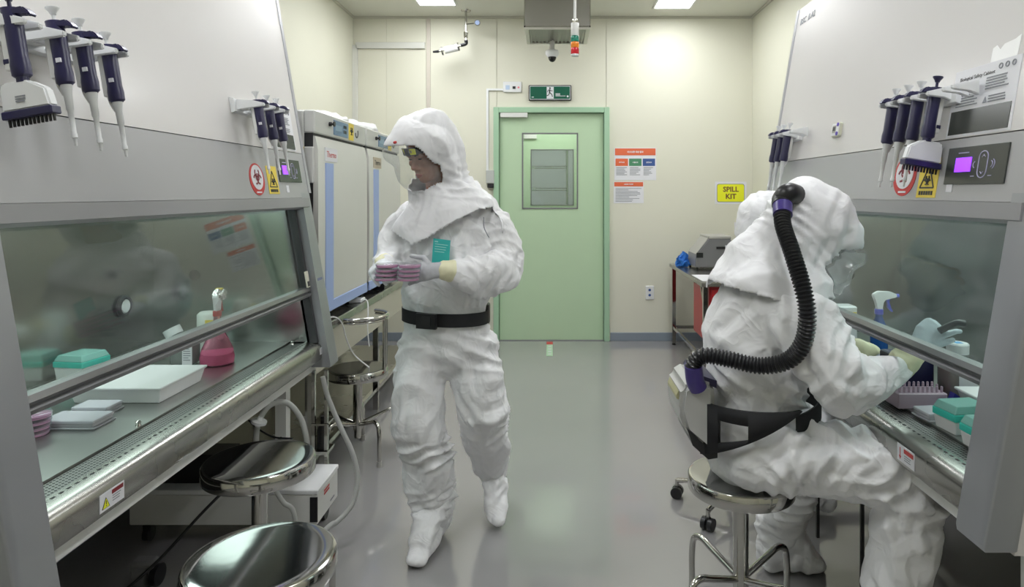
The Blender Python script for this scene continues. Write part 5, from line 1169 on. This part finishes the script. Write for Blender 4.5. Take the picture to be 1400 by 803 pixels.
# hands and cuffs
def cuff(p0, p1, r0, r1, parent, seed):
    bm = bmesh.new(); loft(bm, [(p0, r0, r0*.9), (V(p0).lerp(V(p1), .5), (r0+r1)/2*1.05, (r0+r1)/2), (p1, r1, r1*.9)], (0, 0, 1)); b = voxel(bm, .005, 2); wrinkle(b, seed, .008, (2, 2, 2)); return obj('inner_cuff', b, CUFF, parent, 180)
cuff((-.385, 2.645, 1.185), (-.435, 2.615, 1.192), .044, .040, P, 8)
cuff((-.675, 2.67, 1.21), (-.680, 2.645, 1.215), .042, .038, P, 9)
hand((-.510, 2.590, 1.190), (-.43, 2.615, 1.195), (-1, -.12, -.10), (.1, -1, .25), 1, [.45, .45, .5, .55], .98, (.75, .45, .1), GLOVEG, 'glove', P, 'grey glove holding the dishes from the right')
hand((-.685, 2.575, 1.205), (-.680, 2.65, 1.215), (.35, -.85, .05), (-.55, -.2, .85), -1, [.75, .75, .8, .85], .98, (.8, .4, .6), GLOVEW, 'glove', P, 'white glove at the left end of the dishes')
g2 = 'pink petri dishes in the hands of the standing person'
for i, (x, y) in enumerate(((-.640, 2.53), (-.552, 2.525))):
    for k in range(4): d = dup(PD, (x+.002*k, y, 1.165+.0165*k), label='%s pink petri dish of the held stack %s' % (LV[k], ('by the white glove', 'by the grey glove')[i]), group=g2)

# ---------------- person 2, seated at the right cabinet
P = thing('person', 'seated person in white coverall with black breathing hose at the right cabinet', 'person', (.64, 2.235, 0))
hc = V((.875, 2.24, 1.365)); hf = V((.80, .10, -.58)).normalized(); hu = V((.50, .05, .85)); hu = (hu-hf*hu.dot(hf)).normalized()
bm = bmesh.new(); at, R, L = head(bm, hc, hf, hu, .98)
loft(bm, [((.83, 2.24, 1.26), .055, .055), ((.80, 2.24, 1.17), .08, .07), ((.74, 2.24, 1.05), .10, .15), ((.69, 2.24, .85), .09, .13), ((.66, 2.24, .66), .11, .15)], (1, 0, 0))
b = voxel(bm, .0045, 2, .4); body = obj('body', b, SKIN, P, 180); face_bits(at, R, L, P, .98)
bm = bmesh.new()
loft(bm, [((.665, 2.24, .635), .155, .185), ((.675, 2.24, .70), .16, .19), ((.700, 2.24, .80), .145, .175), ((.700, 2.24, .90), .165, .185), ((.700, 2.24, 1.00), .190, .200), ((.735, 2.24, 1.12), .165, .205), ((.775, 2.24, 1.20), .12, .17), ((.83, 2.24, 1.28), .08, .08)], (1, 0, 0), 24)
loft(bm, [((.66, 2.14, .655), .135, .12), ((.80, 2.09, .665), .125, .118), ((.95, 2.04, .655), .112, .11), ((1.06, 2.01, .625), .105, .105), ((1.085, 2.005, .56), .105, .10), ((1.065, 2.00, .42), .098, .095), ((1.035, 2.00, .28), .095, .092), ((1.02, 2.00, .15), .085, .082)], (0, 1, 0))
loft(bm, [((.66, 2.34, .65), .13, .12), ((.82, 2.42, .655), .12, .112), ((.98, 2.50, .62), .105, .105), ((1.0, 2.53, .54), .10, .10), ((.96, 2.57, .38), .095, .092), ((.92, 2.60, .24), .088, .085), ((.90, 2.61, .15), .08, .08)], (0, 1, 0))
loft(bm, [((.755, 2.12, 1.145), .095, .095), ((.775, 2.05, 1.10), .105, .10), ((.82, 2.00, 1.01), .105, .100), ((.855, 1.985, .945), .100, .095)], (1, 0, 0))
loft(bm, [((.855, 1.985, .925), .092, .090), ((.94, 2.02, .915), .086, .080), ((1.02, 2.06, .925), .062, .060), ((1.10, 2.09, .945), .046, .044)], (0, 0, 1))
loft(bm, [((.78, 2.36, 1.14), .095, .095), ((.84, 2.44, 1.05), .095, .095), ((.91, 2.46, .97), .085, .085)], (1, 0, 0))
loft(bm, [((.91, 2.46, .96), .08, .08), ((1.02, 2.42, .945), .065, .06), ((1.09, 2.38, .93), .048, .046)], (0, 0, 1))
b = voxel(bm, .0062, 6)
wrinkle(b, 11, .032, (1, 1, 1), lambda p: 1.1 if p.z < .85 else .8,
        [((.86, 1.99, .93), (.8, .1, -.6), .16, .16, .020, 3), ((.80, 2.2, .80), (.5, 0, 1), .10, .3, .018, 2), ((1.05, 2.0, .60), (.5, 0, -1), .15, .2, .018, 2.5), ((.72, 2.1, .72), (1, 0, .2), .16, .3, .016, 2.5), ((.95, 2.58, .34), (0, 0, 1), .15, .16, .016, 3)])
obj('coverall', b, TYVEK, P, 180)
boot((1.02, 2.00, .16), (.985, 2.0, 0), (1.25, 1.98, 0), .085, P, 12, .05)
boot((.90, 2.61, .17), (.855, 2.62, 0), (1.10, 2.60, 0), .080, P, 13, .05)
bm = bmesh.new()
ell(bm, at(0, -.015, .040), (.135, .150, .140), R, 28); ell(bm, at(0, .085, .050), (.115, .085, .080), R, 24); ell(bm, at(0, .075, -.055), (.098, .070, .095), R, 24); ell(bm, at(0, -.045, -.01), (.130, .13, .14), R, 24)
loft(bm, [(at(0, -.04, -.01), .130, .130), ((.80, 2.24, 1.30), .150, .135), ((.775, 2.24, 1.25), .185, .175), ((.750, 2.24, 1.18), .205, .225), ((.735, 2.24, 1.08), .225, .262)], (1, 0, 0), 28)
b = voxel(bm, .0075, 5)
def capecut(p):
    s = (p.x-.74)/.2; ny = (2.24-p.y)/.25
    if p.z > 1.32: return False
    if ny > 0: zc = 1.205-.045*max(0, min(1, (s+1)/1.0)) if s < 0 else 1.16-.0*s
    else: zc = 1.18
    return p.z < zc
wrinkle(b, 16, .030, (1, 1, 1), lambda p: .4 if hf.dot(p-hc) > .08 and p.z > 1.25 else 1, [((.82, 2.2, 1.34), (.6, 0, .6), .10, .22, .014, 2.5)])
hood_shell(b, at, L, hf, hu, (-.100, .105, -.135, .060, .035), P, bulge=.06, cut=capecut, vm=VISORH)
hand((1.225, 2.135, 1.050), (1.165, 2.12, .985), (.75, .05, .50), (-.35, -.72, .55), 1, [.35, .75, .95, 1.0], 1.0, (.5, .8, .5), GLOVEB, 'glove', P, 'pale blue glove raised behind the sash glass')
cuff((1.10, 2.09, .945), (1.168, 2.12, .99), .045, .040, P, 18)
m_ = bmesh.new(); tube(m_, [(1.235, 2.10, 1.06), (1.285, 2.095, 1.085), (1.31, 2.09, 1.085)], .011, 10, 4); obj('pipette_controller', m_, BLACK, P, 60, label='small black tool gripped in the glove')
cuff((1.09, 2.38, .93), (1.15, 2.36, .92), .045, .038, P, 19)
hand((1.20, 2.34, .905), (1.14, 2.365, .92), (1, -.25, -.25), (0, -.2, 1), -1, [.5, .55, .6, .65], 1.0, None, GLOVEB, 'glove', P)
# waist belt, blower pack, hose
belt((.695, 2.235, 0), .195, .212, .735, .80, (1, 0, 0), BLACKW, 'belt', P, tilt=V((.20, 0, 0)), thick=.006, arc=(203, 284))
def padpoint(u, v): # u 0..1 along the near side from the back, v 0..1 up
    a = math.radians(205+u*85); return V((.685+.212*math.cos(a), 2.235+.232*math.sin(a), 0))
pad = bmesh.new(); n_ = 14
lo = lambda u: .655+.18*u**1.2; hi = lambda u: .825+.01*u
hole = lambda u: (.715+.08*(u-.25), .79) if .20 < u < .52 else None
for i in range(n_):
    u0, u1 = i/n_, (i+1)/n_; um = (u0+u1)/2
    bands_ = [(lo, hi)]
    if hole(um): bands_ = [(lo, lambda u: .712+.10*(u-.2)), (lambda u: .787+.0*u, hi)]
    for A, D in bands_:
        p = [padpoint(u0, 0)+V((0, 0, A(u0))), padpoint(u1, 0)+V((0, 0, A(u1))), padpoint(u1, 0)+V((0, 0, D(u1))), padpoint(u0, 0)+V((0, 0, D(u0)))]
        pad.faces.new([pad.verts.new(x) for x in p])
bmesh.ops.remove_doubles(pad, verts=pad.verts, dist=.0008); po = obj('hip_pad', pad, BLACKW, P, 60, recalc=False); md = po.modifiers.new('t', 'SOLIDIFY'); md.thickness = .016; md.offset = 1
pk = bmesh.new()
prism(pk, [(.520, 2.10, .885), (.465, 2.10, .905), (.415, 2.10, .875), (.405, 2.10, .80), (.425, 2.10, .735), (.490, 2.10, .680), (.525, 2.10, .680)], (0, .24, 0)); bmesh.ops.bevel(pk, geom=list(pk.edges), offset=.016, segments=3, affect='EDGES')
pko = obj('blower_pack', pk, mat('pack grey plastic', (.46, .46, .45), .35), P, 40)
m_ = bmesh.new(); prism(m_, [(.432, 2.11, .745), (.49, 2.11, .690), (.53, 2.11, .690), (.53, 2.11, .650), (.50, 2.11, .645), (.45, 2.11, .69)], (0, .22, 0)); obj('pack_base', m_, BLACK, pko)
m_ = bmesh.new(); prism(m_, [(.530, 2.12, .895), (.47, 2.12, .915), (.46, 2.12, .900), (.53, 2.12, .870)], (0, .20, 0)); obj('pack_cover', m_, NAVY, pko)
m_ = bmesh.new(); prism(m_, [(.409, 2.13, .860), (.402, 2.13, .845), (.402, 2.13, .835), (.412, 2.13, .830)], (0, .16, 0)); obj('vent_slot', m_, mat('vent yellowish', (.45, .43, .25), .5), pko)
path = [(.455, 2.10, .905), (.447, 2.085, .955), (.475, 2.07, .988), (.545, 2.04, .985), (.63, 2.00, .975), (.70, 1.96, 1.00), (.735, 1.93, 1.06), (.742, 1.915, 1.14), (.735, 1.93, 1.22), (.725, 1.99, 1.32), (.722, 2.06, 1.40), (.735, 2.10, 1.445)]
dense = smooth_path(path, 16); bm = bmesh.new()
L_ = 0; acc = [0]
for a, c in zip(dense, dense[1:]): L_ += (c-a).length; acc.append(L_)
nr = int(L_/.0028); pts = []; j = 0
for i in range(nr+1):
    s = L_*i/nr
    while j < len(acc)-2 and acc[j+1] < s: j += 1
    pts.append(dense[j].lerp(dense[j+1], (s-acc[j])/max(1e-9, acc[j+1]-acc[j])))
tube(bm, pts, .02, 20, curve=False, rfun=lambda t, i: (.0255, .0265, .0215, .0205)[i % 4])
obj('breathing_hose', bm, RUB, P, 60)
e = V(path[-1]); d = (V(path[-1])-V(path[-2])).normalized()
m_ = bmesh.new(); cyl(m_, e-d*.02, e+d*.025, .030, .031, 24); obj('hose_collar', m_, PURPLE, P, 40)
m_ = bmesh.new(); tube(m_, [e+d*.02, e+d*.045, e+V((.025, .02, .055)), e+V((.06, .05, .05))], .033, 18, 5); obj('hood_port', m_, BLACK, P, 60)
m_ = bmesh.new(); tube(m_, [V(path[0])+V((.012, .01, -.03)), V(path[0]), V(path[1])], .029, 18, 5); obj('hose_collar', m_, PURPLE, P, 60)

# ---------------- person 3, mostly hidden behind the second
P = thing('person', 'person in white hood almost hidden behind the seated worker at right', 'person', (.87, 3.14, 0))
hc = V((1.01, 3.10, 1.335)); hf = V((.85, .15, -.45)).normalized(); hu = V((.4, 0, .9)); hu = (hu-hf*hu.dot(hf)).normalized()
bm = bmesh.new(); at, R, L = head(bm, hc, hf, hu, .95)
loft(bm, [((.97, 3.11, 1.24), .055, .055), ((.98, 3.12, 1.15), .08, .07), ((.94, 3.13, 1.0), .08, .14), ((.89, 3.14, .65), .10, .15)], (1, 0, 0)); obj('body', voxel(bm, .005, 2, .4), SKIN, P, 180); face_bits(at, R, L, P, .95)
bm = bmesh.new()
loft(bm, [((.88, 3.14, .63), .14, .18), ((.90, 3.14, .80), .12, .16), ((.94, 3.14, 1.00), .12, .19), ((.98, 3.13, 1.13), .10, .19), ((1.0, 3.12, 1.22), .08, .08)], (1, 0, 0))
for y in (3.05, 3.25): loft(bm, [((.90, y, .62), .115, .105), ((1.15, y, .60), .10, .095), ((1.19, y, .50), .095, .09), ((1.17, y, .18), .075, .075), ((1.17, y, .08), .06, .05), ((1.28, y, .06), .05, .045)], (0, 1, 0))
for y, dy in ((2.96, 0), (3.30, 0)): loft(bm, [((.94, y, 1.10), .085, .085), ((.98, y, .97), .08, .08), ((1.08, y-.02, .93), .062, .06)], (1, 0, 0))
b = voxel(bm, .009, 4); wrinkle(b, 21, .026); obj('coverall', b, TYVEK, P, 180)
for y in (2.94, 3.28): hand((1.17, y, .91), (1.10, y, .925), (1, 0, -.2), (0, 0, 1), 1 if y > 3 else -1, .5, 1.0, None, GLOVEW, 'glove', P)
bm = bmesh.new()
ell(bm, at(0, -.01, .04), (.13, .15, .14), R, 24); ell(bm, at(0, .08, .05), (.112, .08, .08), R, 20); ell(bm, at(0, .07, -.055), (.095, .07, .095), R, 20)
loft(bm, [(at(0, -.04, -.01), .120, .125), ((1.0, 3.11, 1.26), .115, .13), ((1.0, 3.12, 1.18), .12, .20), ((1.0, 3.13, 1.08), .125, .245)], (1, 0, 0), 24)
b = voxel(bm, .009, 4); wrinkle(b, 23, .018)
hood_shell(b, at, L, hf, hu, (-.078, .078, -.12, .07, .05), P, bulge=.02, cut=lambda p: p.z < 1.13)
